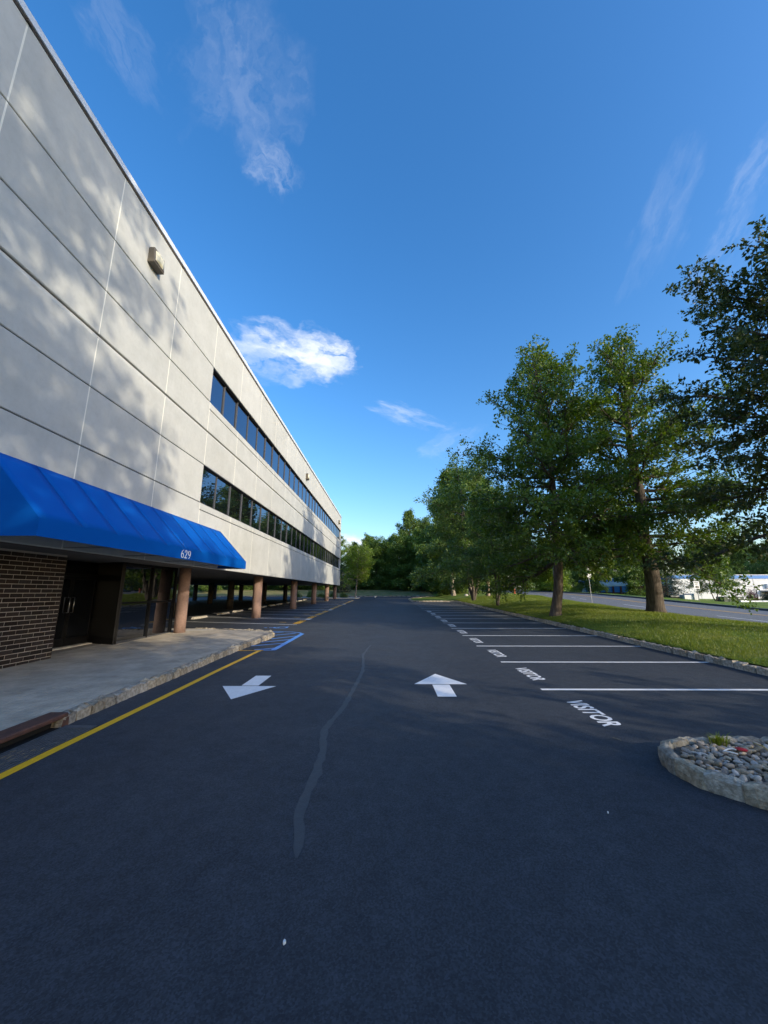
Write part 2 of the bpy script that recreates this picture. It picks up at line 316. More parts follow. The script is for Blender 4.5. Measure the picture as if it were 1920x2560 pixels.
def qmesh(name, V, nper, m=None, smooth=False):
    """V: (n*nper,3) array, consecutive nper vertices form one face"""
    V = np.asarray(V, dtype=np.float32).reshape(-1, 3); nv = len(V); nf = nv//nper
    me = bpy.data.meshes.new(name); me.vertices.add(nv); me.vertices.foreach_set('co', V.ravel())
    me.loops.add(nv); me.loops.foreach_set('vertex_index', np.arange(nv, dtype=np.int32))
    me.polygons.add(nf); me.polygons.foreach_set('loop_start', np.arange(0, nv, nper, dtype=np.int32))
    me.polygons.foreach_set('loop_total', np.full(nf, nper, dtype=np.int32))
    me.update(calc_edges=True)
    if m: me.materials.append(m)
    return me
class MB:
    """collects boxes / prisms / tubes in world coordinates; build() makes ONE object"""
    def __init__(s): s.V = []; s.F = []
    def add(s, V, F):
        n = len(s.V); s.V += [tuple(map(float, v)) for v in V]; s.F += [tuple(i+n for i in f) for f in F]; return s
    def box(s, x0, x1, y0, y1, z0, z1):
        V = [(x, y, z) for z in (z0, z1) for y in (y0, y1) for x in (x0, x1)]
        return s.add(V, [(0, 2, 3, 1), (4, 5, 7, 6), (0, 1, 5, 4), (2, 6, 7, 3), (0, 4, 6, 2), (1, 3, 7, 5)])
    def prism(s, poly, z0, z1):
        n = len(poly); f0 = z0 if callable(z0) else (lambda x, y: z0); f1 = z1 if callable(z1) else (lambda x, y: z1)
        V = [(x, y, f0(x, y)) for x, y in poly]+[(x, y, f1(x, y)) for x, y in poly]
        return s.add(V, [tuple(range(n))[::-1], tuple(range(n, 2*n))]+[(i, (i+1) % n, n+(i+1) % n, n+i) for i in range(n)])
    def sheet(s, poly, zf): 
        return s.add([(x, y, zf(x, y)) for x, y in poly], [tuple(range(len(poly)))])
    def tube(s, P, rad, n=8, cap=True):
        P = [Vector(p) for p in P]; rad = rad if isinstance(rad, (list, tuple)) else [rad]*len(P)
        rings = []; ref = None
        for i, p in enumerate(P):
            t = (P[min(i+1, len(P)-1)]-P[max(i-1, 0)]).normalized()
            if ref is None: ref = Vector((0, 0, 1)) if abs(t.z) < .9 else Vector((1, 0, 0))
            a = t.cross(ref).normalized(); b = a.cross(t).normalized(); ref = b
            rings.append([p+(a*math.cos(2*PI*k/n)+b*math.sin(2*PI*k/n))*rad[i] for k in range(n)])
        V = [v for r in rings for v in r]; F = []
        for i in range(len(P)-1):
            for k in range(n): F.append((i*n+k, i*n+(k+1) % n, (i+1)*n+(k+1) % n, (i+1)*n+k))
        if cap: F.append(tuple(range(n))[::-1]); F.append(tuple((len(P)-1)*n+k for k in range(n)))
        return s.add(V, F)
    def lathe(s, c, prof, n=16):
        V = [(c[0]+r*math.cos(2*PI*k/n), c[1]+r*math.sin(2*PI*k/n), c[2]+z) for r, z in prof for k in range(n)]
        F = [(i*n+k, i*n+(k+1) % n, (i+1)*n+(k+1) % n, (i+1)*n+k) for i in range(len(prof)-1) for k in range(n)]
        F.append(tuple(range(n))[::-1]); F.append(tuple((len(prof)-1)*n+k for k in range(n)))
        return s.add(V, F)
    def build(s, name, m, parent=None, smooth=False, bevel=0):
        w = wloc(parent) if parent else Vector((0, 0, 0))
        me = mesh(name, [Vector(v)-w for v in s.V], s.F, m)
        if bevel:
            bm = bmesh.new(); bm.from_mesh(me); bmesh.ops.bevel(bm, geom=bm.edges[:], offset=bevel, segments=1, affect='EDGES', clamp_overlap=True); bm.to_mesh(me); bm.free()
        if smooth:
            me.polygons.foreach_set('use_smooth', [True]*len(me.polygons))
        return place(name, me, parent)
def struct(o, kind='structure'): o['kind'] = kind; return o
def copy_tree(o, parent=None):
    c = o.copy(); COL.objects.link(c); c.parent = parent
    for ch in list(o.children): copy_tree(ch, c)
    return c
def at_lawn(px, py):
    d = ray(px, py)/FPX; t = 2.0
    while t < 250:
        P = np.array([0, 0, CAM_H])+d*t
        if P[2] < terr(P[0], P[1]): return Vector(P)
        t += .02
    return Vector(P)

# ------------------------------------------------------------------ terrain
RY = [-60, 0, 18, 23, 27, 31, 36, 39, 41, 44, 46, 56, 75, 100, 160, 400]; RZ = [-1.0, -.3, .05, .17, .3, .44, .67, .8, .88, 1.04, 1.14, 1.54, 1.95, 2.3, 2.6, 2.8]
KX = 8.1; RX0 = 18.5; RX1 = 29.3
def zroad(y): return np.interp(y, RY, RZ)
def zlot(y): return SLOPE*np.clip(y, -80, 72)
def sstep(a, b, x): t = np.clip((x-a)/(b-a), 0, 1); return t*t*(3-2*t)
def terr(x, y):
    x = np.asarray(x, float); y = np.asarray(y, float)
    lot = zlot(y); bank = .13+1.1*sstep(70, 84, y)+2.5*sstep(90, 220, y)
    t = np.clip((x-KX)/(RX0-KX), 0, 1)
    lawn = (lot+.13+1.1*sstep(70, 84, y))*(1-t)+(zroad(y)+.13)*t+.40*np.sin(PI*t)**.75*sstep(-20, 6, y)*(1-.4*sstep(45, 70, y))
    left = lot+bank*sstep(69.9, 70.1, y)+(.13+1.2*sstep(-34, -46, x))*sstep(-31.9, -32.1, x)*(1-sstep(69.9, 70.1, y))
    verge = zroad(y)+.12; low = .45+.004*y; tt = sstep(31, 40, x); far = verge*(1-tt)+low*tt+2.5*sstep(100, 220, y)*tt
    z = np.where(x < KX, left, np.where(x < RX0, lawn, np.where(x < RX1, zroad(y), far)))
    return z if z.ndim else float(z)
def grid(name, xs, ys, zf, m, dz=0):
    X, Y = np.meshgrid(xs, ys); Z = zf(X, Y)+dz; nx = len(xs); ny = len(ys)
    V = np.stack([X, Y, Z], -1).reshape(-1, 3)
    F = [(j*nx+i, j*nx+i+1, (j+1)*nx+i+1, (j+1)*nx+i) for j in range(ny-1) for i in range(nx-1)]
    return place(name, mesh(name, V, F, m, True))
def under(x, y):
    z = terr(x, y); inlot = (x < KX+.15) & (x > -32.05) & (y < 70.05) & (y > -40); inroad = (x > RX0-.3) & (x < RX1+.3); inlawn = (x > KX-.4) & (x < RX0+.1) & (y < 72)
    return z-np.where(inlot, .35, 0)-np.where(inroad & ~inlot, .25, 0)-np.where(inlawn & ~inlot & ~inroad, .3, 0)
xs = np.unique(np.concatenate([np.linspace(-600, -60, 12), np.linspace(-60, -33, 10), [-32.1, -31.9], np.linspace(-30, 7, 8), [7.6, 8.1, 8.3], np.linspace(9, 18, 10), [18.2, 18.6, 29.2, 29.6, 30.2], np.linspace(31, 60, 20), np.linspace(65, 600, 14)]))
ys = np.unique(np.concatenate([np.linspace(-400, -60, 8), np.linspace(-55, 69, 32), [69.9, 70.1], np.linspace(71, 110, 28), np.linspace(115, 240, 16), np.linspace(260, 900, 8)]))
struct(grid('ground', xs, ys, under, M['forest']))
LOT = struct(MB().sheet([(-32, -40), (KX+.1, -40), (KX+.1, 70), (-32, 70)], lambda x, y: SLOPE*y).build('parking_lot', M['asphalt']))
LOT['label'] = 'freshly sealed dark asphalt parking lot with painted stalls and arrows'
LAWN = struct(grid('lawn', np.linspace(KX+.12, RX0, 24), np.linspace(-40, 74, 115), terr, M['lawn']))
ry = np.linspace(-60, 170, 116)
ROAD = struct(grid('road', np.array([RX0-.1, 22.0, 25.7, RX1+.1]), ry, lambda x, y: zroad(y), M['road']))
struct(grid('verge', np.concatenate([np.linspace(RX1+.25, 31, 3), np.linspace(32, 56, 18)]), np.linspace(-40, 100, 71), terr, M['lawn'], .01))
struct(grid('bank', np.linspace(-60, KX+.1, 40), np.linspace(70.25, 90, 24), terr, M['dirt'], .012))
struct(grid('bank', np.linspace(-60, -32.25, 20), np.linspace(-20, 70.2, 46), terr, M['dirt'], .012))

# ------------------------------------------------------------------ painted markings
def lotz(l): return lambda x, y: SLOPE*y+l
L1 = .005
def line(name, p0, p1, w, m, ext=0, lift=L1, n=1):
    p0 = Vector((*p0, 0)); p1 = Vector((*p1, 0)); d = (p1-p0).normalized(); s = Vector((-d.y, d.x, 0))*w/2
    a = [p0+s, p1+s, p1-s, p0-s]
    return MB().sheet([(v.x, v.y) for v in a][::-1], lotz(lift)).build(name, m, LOT)
rng = random.Random(4)
ST0 = 7.62; STW = 2.59
for k in range(16):
    y = ST0+STW*k
    if y < 47: line('stall_line', (2.84+rng.uniform(-.03, .03), y+rng.uniform(-.02, .02)), (8.0, y), .105, M['white'])
def text_mesh(body, bold=.0):
    cu = bpy.data.curves.new('txt', 'FONT'); cu.body = body; cu.offset = bold; cu.resolution_u = 3
    o = bpy.data.objects.new('txt', cu); COL.objects.link(o)
    dg = bpy.context.evaluated_depsgraph_get(); dg.update(); me = bpy.data.meshes.new_from_object(o.evaluated_get(dg))
    bpy.data.objects.remove(o); bpy.data.curves.remove(cu)
    V = np.zeros(len(me.vertices)*3); me.vertices.foreach_get('co', V); V = V.reshape(-1, 3)
    V -= V.min(0); V /= np.maximum(V.max(0), 1e-6)[[0, 1, 0]]*np.array([1, 1, 0])+np.array([0, 0, 1])
    me.vertices.foreach_set('co', V.ravel()); me.materials.clear(); me.update()
    return me, V
def ground_text(name, body, base, m, read, up, w, h, bold=.02, stencil=False):
    """unit text mapped to the ground: base corner, reading direction, up direction (2D)"""
    me, V = text_mesh(body, bold)
    P = np.array(base)[None]+V[:, :1]*w*np.array(read)[None]+V[:, 1:2]*h*np.array(up)[None]
    z = SLOPE*P[:, 1]+L1
    me.vertices.foreach_set('co', np.column_stack([P, z]).ravel()); me.materials.append(m); me.update()
    return me
for k in range(10):
    yc = ST0-STW/2+STW*k
    o = place('visitor_lettering', ground_text('visitor', 'VISITOR', (2.93, yc+.60), M['white'], (0, -1), (1, 0), 1.22, .30, .025), LOT)
    o['label'] = 'white VISITOR stencilled at the mouth of a stall'
# lane arrows
def arrow(tip, base_y, sgn):
    x, y = tip
    mb = MB(); zf = lotz(L1)
    mb.sheet([(x-.515, base_y), (x+.515, base_y), (x, y)][::(1 if sgn > 0 else -1)], zf)
    b0 = base_y-.035*sgn; b1 = b0-.82*sgn
    mb.sheet([(x-.165, b1), (x+.165, b1), (x+.165, b0), (x-.165, b0)][::(1 if sgn > 0 else -1)], zf)
    return mb.build('lane_arrow', M['white'], LOT)
arrow((1.02, 8.86), 7.97, 1)['label'] = 'white lane arrow pointing away toward the far end of the lot'
arrow((-2.65, 6.92), 7.79, -1)['label'] = 'white lane arrow beside the yellow line pointing back out'
# yellow line
pts = [(-3.90, -12), (-3.90, 3), (-3.885, 5), (-3.86, 7), (-3.855, 9), (-3.80, 11.86)]
mb = MB()
for (x0, y0), (x1, y1) in zip(pts[:-1], pts[1:]): mb.sheet([(x0-.06, y0), (x0+.06, y0), (x1+.06, y1), (x1-.06, y1)], lotz(L1))
mb.build('kerb_line', M['yellow'], LOT)['label'] = 'long yellow line painted along the sidewalk kerb'
line('kerb_line', (-4.42, 11.82), (-3.70, 11.89), .07, M['yellow'], lift=.008)
# blue access hatch
BL = M['blue_line']
def poly_line(name, P, w, m, lift):
    mb = MB()
    for a, b in zip(P[:-1], P[1:]):
        a = Vector((*a, 0)); b = Vector((*b, 0)); d = (b-a).normalized(); s = Vector((-d.y, d.x, 0))*w/2; a = a-d*w*.2; b = b+d*w*.2
        mb.sheet([(q.x, q.y) for q in (a-s, b-s, b+s, a+s)], lotz(lift)); lift += .0006
    return mb.build(name, m, LOT)
poly_line('hatch_border', [(-3.42, 11.95), (-3.42, 15.85)], .17, BL, .009)
poly_line('hatch_border', [(-3.42, 15.86), (-3.62, 16.2), (-3.98, 16.45), (-5.3, 16.75), (-6.6, 16.95)], .10, BL, .011)
line('hatch_border', (-3.70, 11.90), (-3.36, 11.94), .10, BL, lift=.010)
for a, b in [((-4.0, 11.98), (-3.5, 12.3)), ((-4.36, 12.72), (-3.5, 13.32)), ((-4.30, 13.52), (-3.5, 14.24)), ((-4.22, 14.40), (-3.5, 15.2)), ((-4.42, 15.42), (-3.72, 16.05)), ((-4.75, 16.15), (-4.35, 16.48))]:
    line('hatch_line', a, b, .115, BL, lift=.006)
# wheelchair symbol
def sym(P, w): 
    mb = MB(); l = .006
    def T(u, v): return (-4.62-u*1.0, 17.75+v*.95)      # u: up the symbol, v: across
    for a, b in zip(P[:-1], P[1:]):
        a = Vector((*T(*a), 0)); b = Vector((*T(*b), 0)); d = (b-a).normalized(); s = Vector((-d.y, d.x, 0))*w/2
        mb.sheet([(q.x, q.y) for q in (a-s, b-s, b+s, a+s)], lotz(l)); l += .0005
    return mb
s1 = sym([(.30+.30*math.sin(t), .42-.30*math.cos(t)) for t in np.linspace(-2.6, 1.5, 16)], .10)
s2 = sym([(.82, .40), (.45, .42), (.42, .70), (.08, .82), (.06, .95)], .11); s1.add(s2.V, s2.F)
s3 = sym([(.62, .42), (.60, .66)], .09); s1.add(s3.V, s3.F)
s1.sheet([(-4.62-.98+.085*math.cos(t), 18.12+.085*math.sin(t)) for t in np.linspace(0, 2*PI, 13)[:-1]], lotz(.008))
s1.build('wheelchair_symbol', BL, LOT)['label'] = 'blue wheelchair symbol painted on the stall beside the hatch'
# left stalls (slightly angled) with double lines at the columns
COLY = [23.55, 32.65, 41.6, 50.3]
ys_l = [19.54]+[22.45, 22.9]+[25.55, 28.2]+[31.1, 31.6]+[34.1, 36.7, 39.3]+[40.75, 41.2]+[43.8, 46.4]+[49.3, 49.75]+[52.3, 54.9]
for y in ys_l: line('stall_line', (-4.5, y), (-12.4, y+2.03), .10, M['white'])
for y in (22.45, 31.1, 40.75, 49.3): line('stall_end_cap', (-4.62, y-.02), (-4.56, y+.62), .30, M['white'], lift=.008)
for y in (20.05, 23.25, 25.95, 28.5, 32.0, 34.5, 37.1, 41.6, 44.2, 46.8, 50.2):
    o = place('reserved_lettering', ground_text('reserved', 'RESERVED', (-4.50, y), M['yellow'], (0.0, 1), (-1, 0), 1.85, .34, .03), LOT)
    o['label'] = 'yellow stencilled lettering at the mouth of a covered stall'
    line('stall_number', (-5.35, y+.75), (-5.75, y+.85), .10, M['yellow'])
# crack sealer
ck = [(13.0, -.55, .04), (12.2, -.63, .06), (11.14, -.70, .075), (10.45, -.64, .08), (9.82, -.60, .08), (9.1, -.575, .085), (8.47, -.60, .085), (7.4, -.655, .09), (6.45, -.71, .095), (5.9, -.80, .10), (5.54, -.845, .11), (5.2, -.81, .11), (4.91, -.755, .10), (4.27, -.73, .10), (3.9, -.76, .105), (3.71, -.755, .11), (3.48, -.715, .10), (3.23, -.66, .09), (3.12, -.65, .02)]
mb = MB(); cf = np.array(ck)
yy = np.linspace(13, 3.12, 90); xx = np.interp(-yy, -cf[:, 0], cf[:, 1]); ww = np.interp(-yy, -cf[:, 0], cf[:, 2])*.86
rr = np.random.RandomState(2); xx = xx+rr.normal(0, .006, 90); ww = ww*(1+rr.normal(0, .10, 90))
V = []; F = []
for i in range(90):
    V += [(xx[i]-ww[i]/2, yy[i], SLOPE*yy[i]+.004), (xx[i]+ww[i]/2, yy[i], SLOPE*yy[i]+.004)]
    if i: F.append((2*i-2, 2*i, 2*i+1, 2*i-1))
mb.add(V, F).build('crack_seal', M['seal'], LOT)['label'] = 'wavering strip of crack sealer running down the lane'
# road markings
def road_strip(x, y0, y1, w, m, name):
    n = max(2, int((y1-y0)/2)+1); V = []; F = []
    for i, y in enumerate(np.linspace(y0, y1, n)):
        z = zroad(y)+.006; V += [(x-w/2, y, z), (x+w/2, y, z)]
        if i: F.append((2*i-2, 2*i-1, 2*i+1, 2*i))
    return MB().add(V, F).build(name, m, ROAD)
for dx in (-.15, .15): road_strip(25.7+dx, -40, 160, .10, M['yellow'], 'centre_line')
for k in range(-2, 12): road_strip(22.1, 23.3+k*10.3-20.6, 26.8+k*10.3-20.6, .11, M['white'], 'lane_dash')

# ------------------------------------------------------------------ stone pieces
def stone_mesh(seed, lx, ly, lz, amp, nx=3, ny=2, nz=2, rnd=.25):
    rr = np.random.RandomState(seed); bm = bmesh.new(); bmesh.ops.create_cube(bm, size=1)
    bmesh.ops.subdivide_edges(bm, edges=bm.edges[:], cuts=1, use_grid_fill=True)
    for v in bm.verts:
        p = np.array(v.co)*2; n = np.linalg.norm(p); q = p/max(n, 1e-6)*1.25
        p = p*(1-rnd)+q*rnd; p += rr.normal(0, amp, 3)
        v.co = (p[0]*lx/2, p[1]*ly/2, p[2]*lz/2)
    bmesh.ops.recalc_face_normals(bm, faces=bm.faces)
    me = bpy.data.meshes.new('stone'); bm.to_mesh(me); bm.free(); return me
KST = [stone_mesh(10+i, .27, .15, .36, .085, rnd=.16) for i in range(8)]
for me in KST: me.materials.append(M['granite'])
def resample(P, step):
    P = [Vector((*p, 0)) for p in P]; out = []; carry = 0
    for a, b in zip(P[:-1], P[1:]):
        L_ = (b-a).length; d = (b-a)/L_; s = carry
        while s < L_: out.append((a+d*s, math.atan2(d.y, d.x))); s += step
        carry = s-L_
    return out
def kerb_row(parent, P, zf, step=.275, sx=1.0, sz=1.0, protos=KST, seed=0):
    rr = random.Random(seed); w = wloc(parent)
    for p, a in resample(P, step):
        z = zf(p.x, p.y)
        o = place('stone', rr.choice(protos), parent, Vector((p.x, p.y, z))-w, (rr.uniform(-.05, .05), rr.uniform(-.03, .03), a+rr.uniform(-.05, .05)+rr.choice((0, PI))))
        o.scale = (sx*rr.uniform(.93, 1.0), rr.uniform(.9, 1.1), sz*rr.uniform(.95, 1.05))
def kerb(label, P, seed, back=None, **kw):
    o = struct(thing('kerb', label, None, (P[0][0], P[0][1], SLOPE*P[0][1]))); 
    # mortar bed under the stones
    mb = MB()
    for a, b in zip(P[:-1], P[1:]):
        a = Vector((*a, 0)); b = Vector((*b, 0)); d = (b-a).normalized(); s = Vector((-d.y, d.x, 0))*.055
        mb.prism([(q.x, q.y) for q in (a-s, b-s, b+s, a+s)], lotz(-.05), lotz(.085))
    mb.build('mortar_bed', M['soil'], o)
    kerb_row(o, P, lambda x, y: SLOPE*y-.035, seed=seed, **kw); return o
KR = [(KX+.02, -6), (KX+.02, 46.4), (7.9, 46.9), (7.5, 47.2), (3.9, 47.25), (3.3, 47.5), (2.95, 48.2), (2.9, 54.5), (3.2, 56.4), (4.2, 58.6), (8.6, 69.6)]
kerb('granite block kerb along the lawn behind the visitor stalls', [(KX+.02, 5.2), (KX+.02, 46.4)], 1, step=.28)
kerb('granite block kerb around the grassy end of the visitor stalls', KR[1:], 2, step=.42, sx=1.5)
PEN = struct(MB().prism([(8.3, 46.9), (8.3, 69)]+[(x+.1, y) for x, y in KR[:3:-1]][:6]+[(7.5, 47.3), (8.1, 46.7)], lotz(-.02), lotz(.12)).build('lawn_tip', M['lawn']))
KF = [(-32, 70.1), (8.6, 70.1)]
kerb('pale granite kerb across the far end of the lot', KF, 3, step=.85, sx=3.0)
# left sidewalk
KL = [(-4.5, 5.72), (-4.5, 11.8), (-4.42, 12.9), (-4.33, 14.3), (-4.36, 14.95), (-4.55, 15.45), (-4.95, 15.8), (-5.6, 16.05), (-7.1, 16.45), (-8.1, 16.75)]
kerb('weathered granite kerb edging the entrance sidewalk', KL, 5, step=.275)
kerb('weathered granite kerb of the sidewalk before the drain', [(-4.5, -8), (-4.5, 4.1)], 6, step=.55, sx=2.0)
WALKZ = .135
walk_poly = [(-8.8, -8), (-4.57, -8), (-4.57, 11.8), (-4.49, 12.9), (-4.40, 14.3), (-4.43, 14.92), (-4.61, 15.39), (-4.98, 15.72), (-5.6, 15.97), (-7.1, 16.37), (-8.2, 16.66), (-9.8, 16.66), (-9.8, 9.0), (-8.8, 9.0)]
WALK = struct(MB().prism(walk_poly, lotz(-.03), lotz(WALKZ-.012)).build('sidewalk', M['paver_joint']))
WALK['label'] = 'grey paver sidewalk in front of the brick entrance'
def inpoly(x, y, P):
    c = False; j = len(P)-1
    for i in range(len(P)):
        if (P[i][1] > y) != (P[j][1] > y) and x < (P[j][0]-P[i][0])*(y-P[i][1])/(P[j][1]-P[i][1])+P[i][0]: c = not c
        j = i
    return c
PVX, PVY = .104, .21
def paver_me(i):
    rr = np.random.RandomState(100+i); x, y = PVX/2-.0035, PVY/2-.0035; c = .006
    V = [(-x, -y, -.03), (x, -y, -.03), (x, y, -.03), (-x, y, -.03), (-x, -y, -c), (x, -y, -c), (x, y, -c), (-x, y, -c), (-x+c, -y+c, 0), (x-c, -y+c, 0), (x-c, y-c, 0), (-x+c, y-c, 0)]
    F = [(0, 1, 5, 4), (1, 2, 6, 5), (2, 3, 7, 6), (3, 0, 4, 7), (4, 5, 9, 8), (5, 6, 10, 9), (6, 7, 11, 10), (7, 4, 8, 11), (8, 9, 10, 11)]
    return mesh('paver', V, F, M['paver'])
PV = [paver_me(i) for i in range(3)]
cand = []; rr = random.Random(8)
ixs = np.arange(-8.75, -4.6, PVX)
for i, x in enumerate(ixs):
    for y in np.arange(2.6+(i % 2)*PVY/2, 16.6, PVY):
        inset = .06
        if inpoly(x+inset, y, walk_poly) and inpoly(x, y+PVY/2, walk_poly): cand.append((x, y))
wpl = [(-8.2, 12.2), (-8.0, 15.3)]
cand.sort(key=lambda p: abs(p[0]+5.1)*.9+abs(p[1]-5.8))
rest = MB(); prr = np.random.RandomState(5)
for k, (x, y) in enumerate(cand):
    dz = prr.normal(0, .0008); tx, ty = prr.normal(0, .0018, 2)
    if k < 300:
        place('paver', PV[k % 3], WALK, (x, y, SLOPE*y+WALKZ+dz), (tx+SLOPE, ty, prr.normal(0, .012)))
    else:
        hx, hy = PVX/2-.004, PVY/2-.004; z = SLOPE*y+WALKZ+dz
        V = [(x+sx*hx, y+sy*hy, z+sx*hx*ty+sy*hy*(tx+SLOPE)-d) for d in (.02, 0) for sx, sy in ((-1, -1), (1, -1), (1, 1), (-1, 1))]
        rest.add(V, [(0, 1, 5, 4), (1, 2, 6, 5), (2, 3, 7, 6), (3, 0, 4, 7), (4, 5, 6, 7)])
struct(rest.build('paver_field', M['paver_field'], WALK), 'stuff')
# concrete landing by the first column
struct(MB().prism([(-9.8, 15.45), (-8.25, 15.45), (-7.0, 15.95), (-7.2, 16.3), (-9.8, 16.62)], lotz(.10), lotz(WALKZ+.006)).build('landing', M['concrete']))

# ------------------------------------------------------------------ office building
BX = -7.0; MOD = 2.845; Y0 = 13.81; YE = Y0+15*MOD
BLD = thing('office_building', 'long pale precast concrete office building on columns with two ribbon windows', 'building', (BX, 20, 0))
def bpart(mb, name, m, parent=BLD, **k): return mb.build(name, m, parent, **k)
YS = Y0-7*MOD
def panel_mesh(dy, dz, g=.014, ch=.014, top_ch=0.0, d=.12):
    y0, y1, z0, z1 = g*.4, dy-g*.4, g, dz-g
    V = [(-d, y0, z0), (-d, y1, z0), (-d, y1, z1), (-d, y0, z1), (-ch, y0, z0), (-ch, y1, z0), (-ch, y1, z1-top_ch), (-ch, y0, z1-top_ch), (0, y0+ch, z0+ch), (0, y1-ch, z0+ch), (0, y1-ch, z1-ch-top_ch), (0, y0+ch, z1-ch-top_ch)]
    V[2] = (-d, y1, z1); V[6] = (-ch-top_ch*.35, y1, z1); V[7] = (-ch-top_ch*.35, y0, z1)
    F = [(3, 2, 1, 0), (0, 1, 5, 4), (1, 2, 6, 5), (2, 3, 7, 6), (3, 0, 4, 7), (4, 5, 9, 8), (5, 6, 10, 9), (6, 7, 11, 10), (7, 4, 8, 11), (8, 9, 10, 11)]
    return mesh('panel', V, F, M['panel'])
rowsA = [(2.77, 5.15), (5.15, 6.62), (6.62, 8.0), (8.0, 9.22), (9.22, 10.74), (10.74, 12.74)]
rowsB = [(2.77, 4.88), (4.88, 5.15), (6.62, 8.0), (8.0, 8.92), (8.92, 9.22), (10.74, 12.74)]
pm = {}
for k in range(-7, 15):
    y = Y0+MOD*k
    for z0, z1 in (rowsA if k < 0 else rowsB):
        key = (round(z1-z0, 3), z1 == 8.0)
        if key not in pm: pm[key] = panel_mesh(MOD, z1-z0, top_ch=.11 if z1 == 8.0 else 0)
        place('wall_panel', pm[key], BLD, (0, y-20, z0))
    # pale sealant in the vertical joints
    if k > -7:
        for z0, z1 in (rowsA if k < 0 else rowsB): bpart(MB().box(BX-.05, BX-.002, y-.022, y+.022, z0+.016, z1-.016-(.1 if z1 == 8.0 else 0)), 'joint_sealant', M['sealant'])
# backing behind joints, body, soffit, roof
mb = MB(); mb.box(BX-.30, BX-.055, YS, Y0, 2.785, 12.7)
for z0, z1 in ((2.785, 5.14), (6.63, 9.21), (10.75, 12.7)): mb.box(BX-.30, BX-.055, Y0, YE-.02, z0, z1)
bpart(mb, 'wall_backing', M['joint_dark'])
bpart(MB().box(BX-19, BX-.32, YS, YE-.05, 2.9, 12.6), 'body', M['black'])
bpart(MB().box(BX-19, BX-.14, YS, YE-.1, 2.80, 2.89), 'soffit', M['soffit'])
bpart(MB().box(BX-19.2, BX-.02, YE-.045, YE, 2.78, 12.72), 'end_wall', M['panel'])
bpart(MB().box(BX-19.3, BX-19.02, YS, YE, 2.78, 12.72), 'rear_wall', M['panel'])
bpart(MB().box(BX-.42, BX+.05, YS, YE+.05, 12.785, 12.96), 'coping', M['coping'])
bpart(MB().box(BX-.42, BX+.012, YS, YE+.02, 12.735, 12.785), 'coping_gasket', M['joint_dark'])
for k in range(-6, 15):
    y = Y0+MOD*k; bpart(MB().box(BX+.013, BX+.05, y-.05, y+.05, 12.725, 12.784), 'coping_clip', M['joint_dark'])
bpart(MB().box(BX-19.2, BX-.45, YS, YE-.05, 12.6, 12.68), 'roof', M['soffit'])
# ribbon windows: one pane each, with a mullion between
prs = random.Random(3)
for (z0, z1, gl) in ((5.15, 6.62, 'low'), (9.22, 10.74, 'up')):
    bpart(MB().box(BX-.20, BX-.10, Y0, YE-.05, z0-.005, z0+.05), 'window_frame', M['mullion']); bpart(MB().box(BX-.20, BX-.10, Y0, YE-.05, z1-.05, z1+.005), 'window_frame', M['frame_dark'])
    pw = MOD/2
    gm = mesh('pane', [(0, .012, .05), (0, pw-.012, .05), (0, pw-.012, z1-z0-.05), (0, .012, z1-z0-.05)], [(0, 1, 2, 3)], M['glass_up'])
    for k in range(30):
        y = Y0+pw*k
        place('pane', gm, BLD, (-.15, y-20, z0), (prs.gauss(0, .0006), prs.gauss(0, .0035), prs.gauss(0, .004)))
        bpart(MB().box(BX-.17, BX-.105, y-.015, y+.015, z0+.05, z1-.05), 'mullion', M['mullion'])
    bpart(MB().box(BX-.24, BX-.21, Y0, YE-.05, z0, z1), 'blind', M['black'])
# columns
def column(x, y, r, z1=2.81, base=0.0, m=None):
    z0 = SLOPE*y+base
    return MB().lathe((x, y, z0), [(r, 0), (r, (z1-z0)*.33), (r, (z1-z0)*.66), (r, z1-z0)], 24).build('column', m or M['column'], BLD, smooth=True)
for y in COLY: column(-7.9, y, .265)
column(-7.65, 56.0, .25); column(-7.98, 15.15, .205, base=WALKZ-.01)
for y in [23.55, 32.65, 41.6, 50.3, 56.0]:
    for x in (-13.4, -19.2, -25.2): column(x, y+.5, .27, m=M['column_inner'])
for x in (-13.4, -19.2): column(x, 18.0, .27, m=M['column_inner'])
# lobby: brick wall, doors, storefront
bw_x = -8.3; zb = SLOPE*9+WALKZ-.04
wall_top = 2.80; bwy1 = 9.86
BRW = bpart(MB().box(bw_x-.28, bw_x-.012, -6, bwy1-.01, zb-.05, wall_top), 'brick_wall', M['mortar'])
bl, bh = .287, .0865; ml, mh = .3035, .1012
def brick_me(i, l=bl):
    c = .004; V = []
    for (x, a) in ((-.06, 0), (-.004, 0), (0, c)):
        V += [(x, a, a), (x, l-a, a), (x, l-a, bh-a), (x, a, bh-a)]
    F = [(0, 1, 5, 4), (1, 2, 6, 5), (2, 3, 7, 6), (3, 0, 4, 7), (4, 5, 9, 8), (5, 6, 10, 9), (6, 7, 11, 10), (7, 4, 8, 11), (8, 9, 10, 11)]
    return mesh('brick', V, F, M['brick'])
BRM = brick_me(0); BRH = brick_me(1, bl-ml/2); wl = wloc(BRW); brk = MB(); nb = 0; br = random.Random(11)
zc = zb+.01; crs = 0
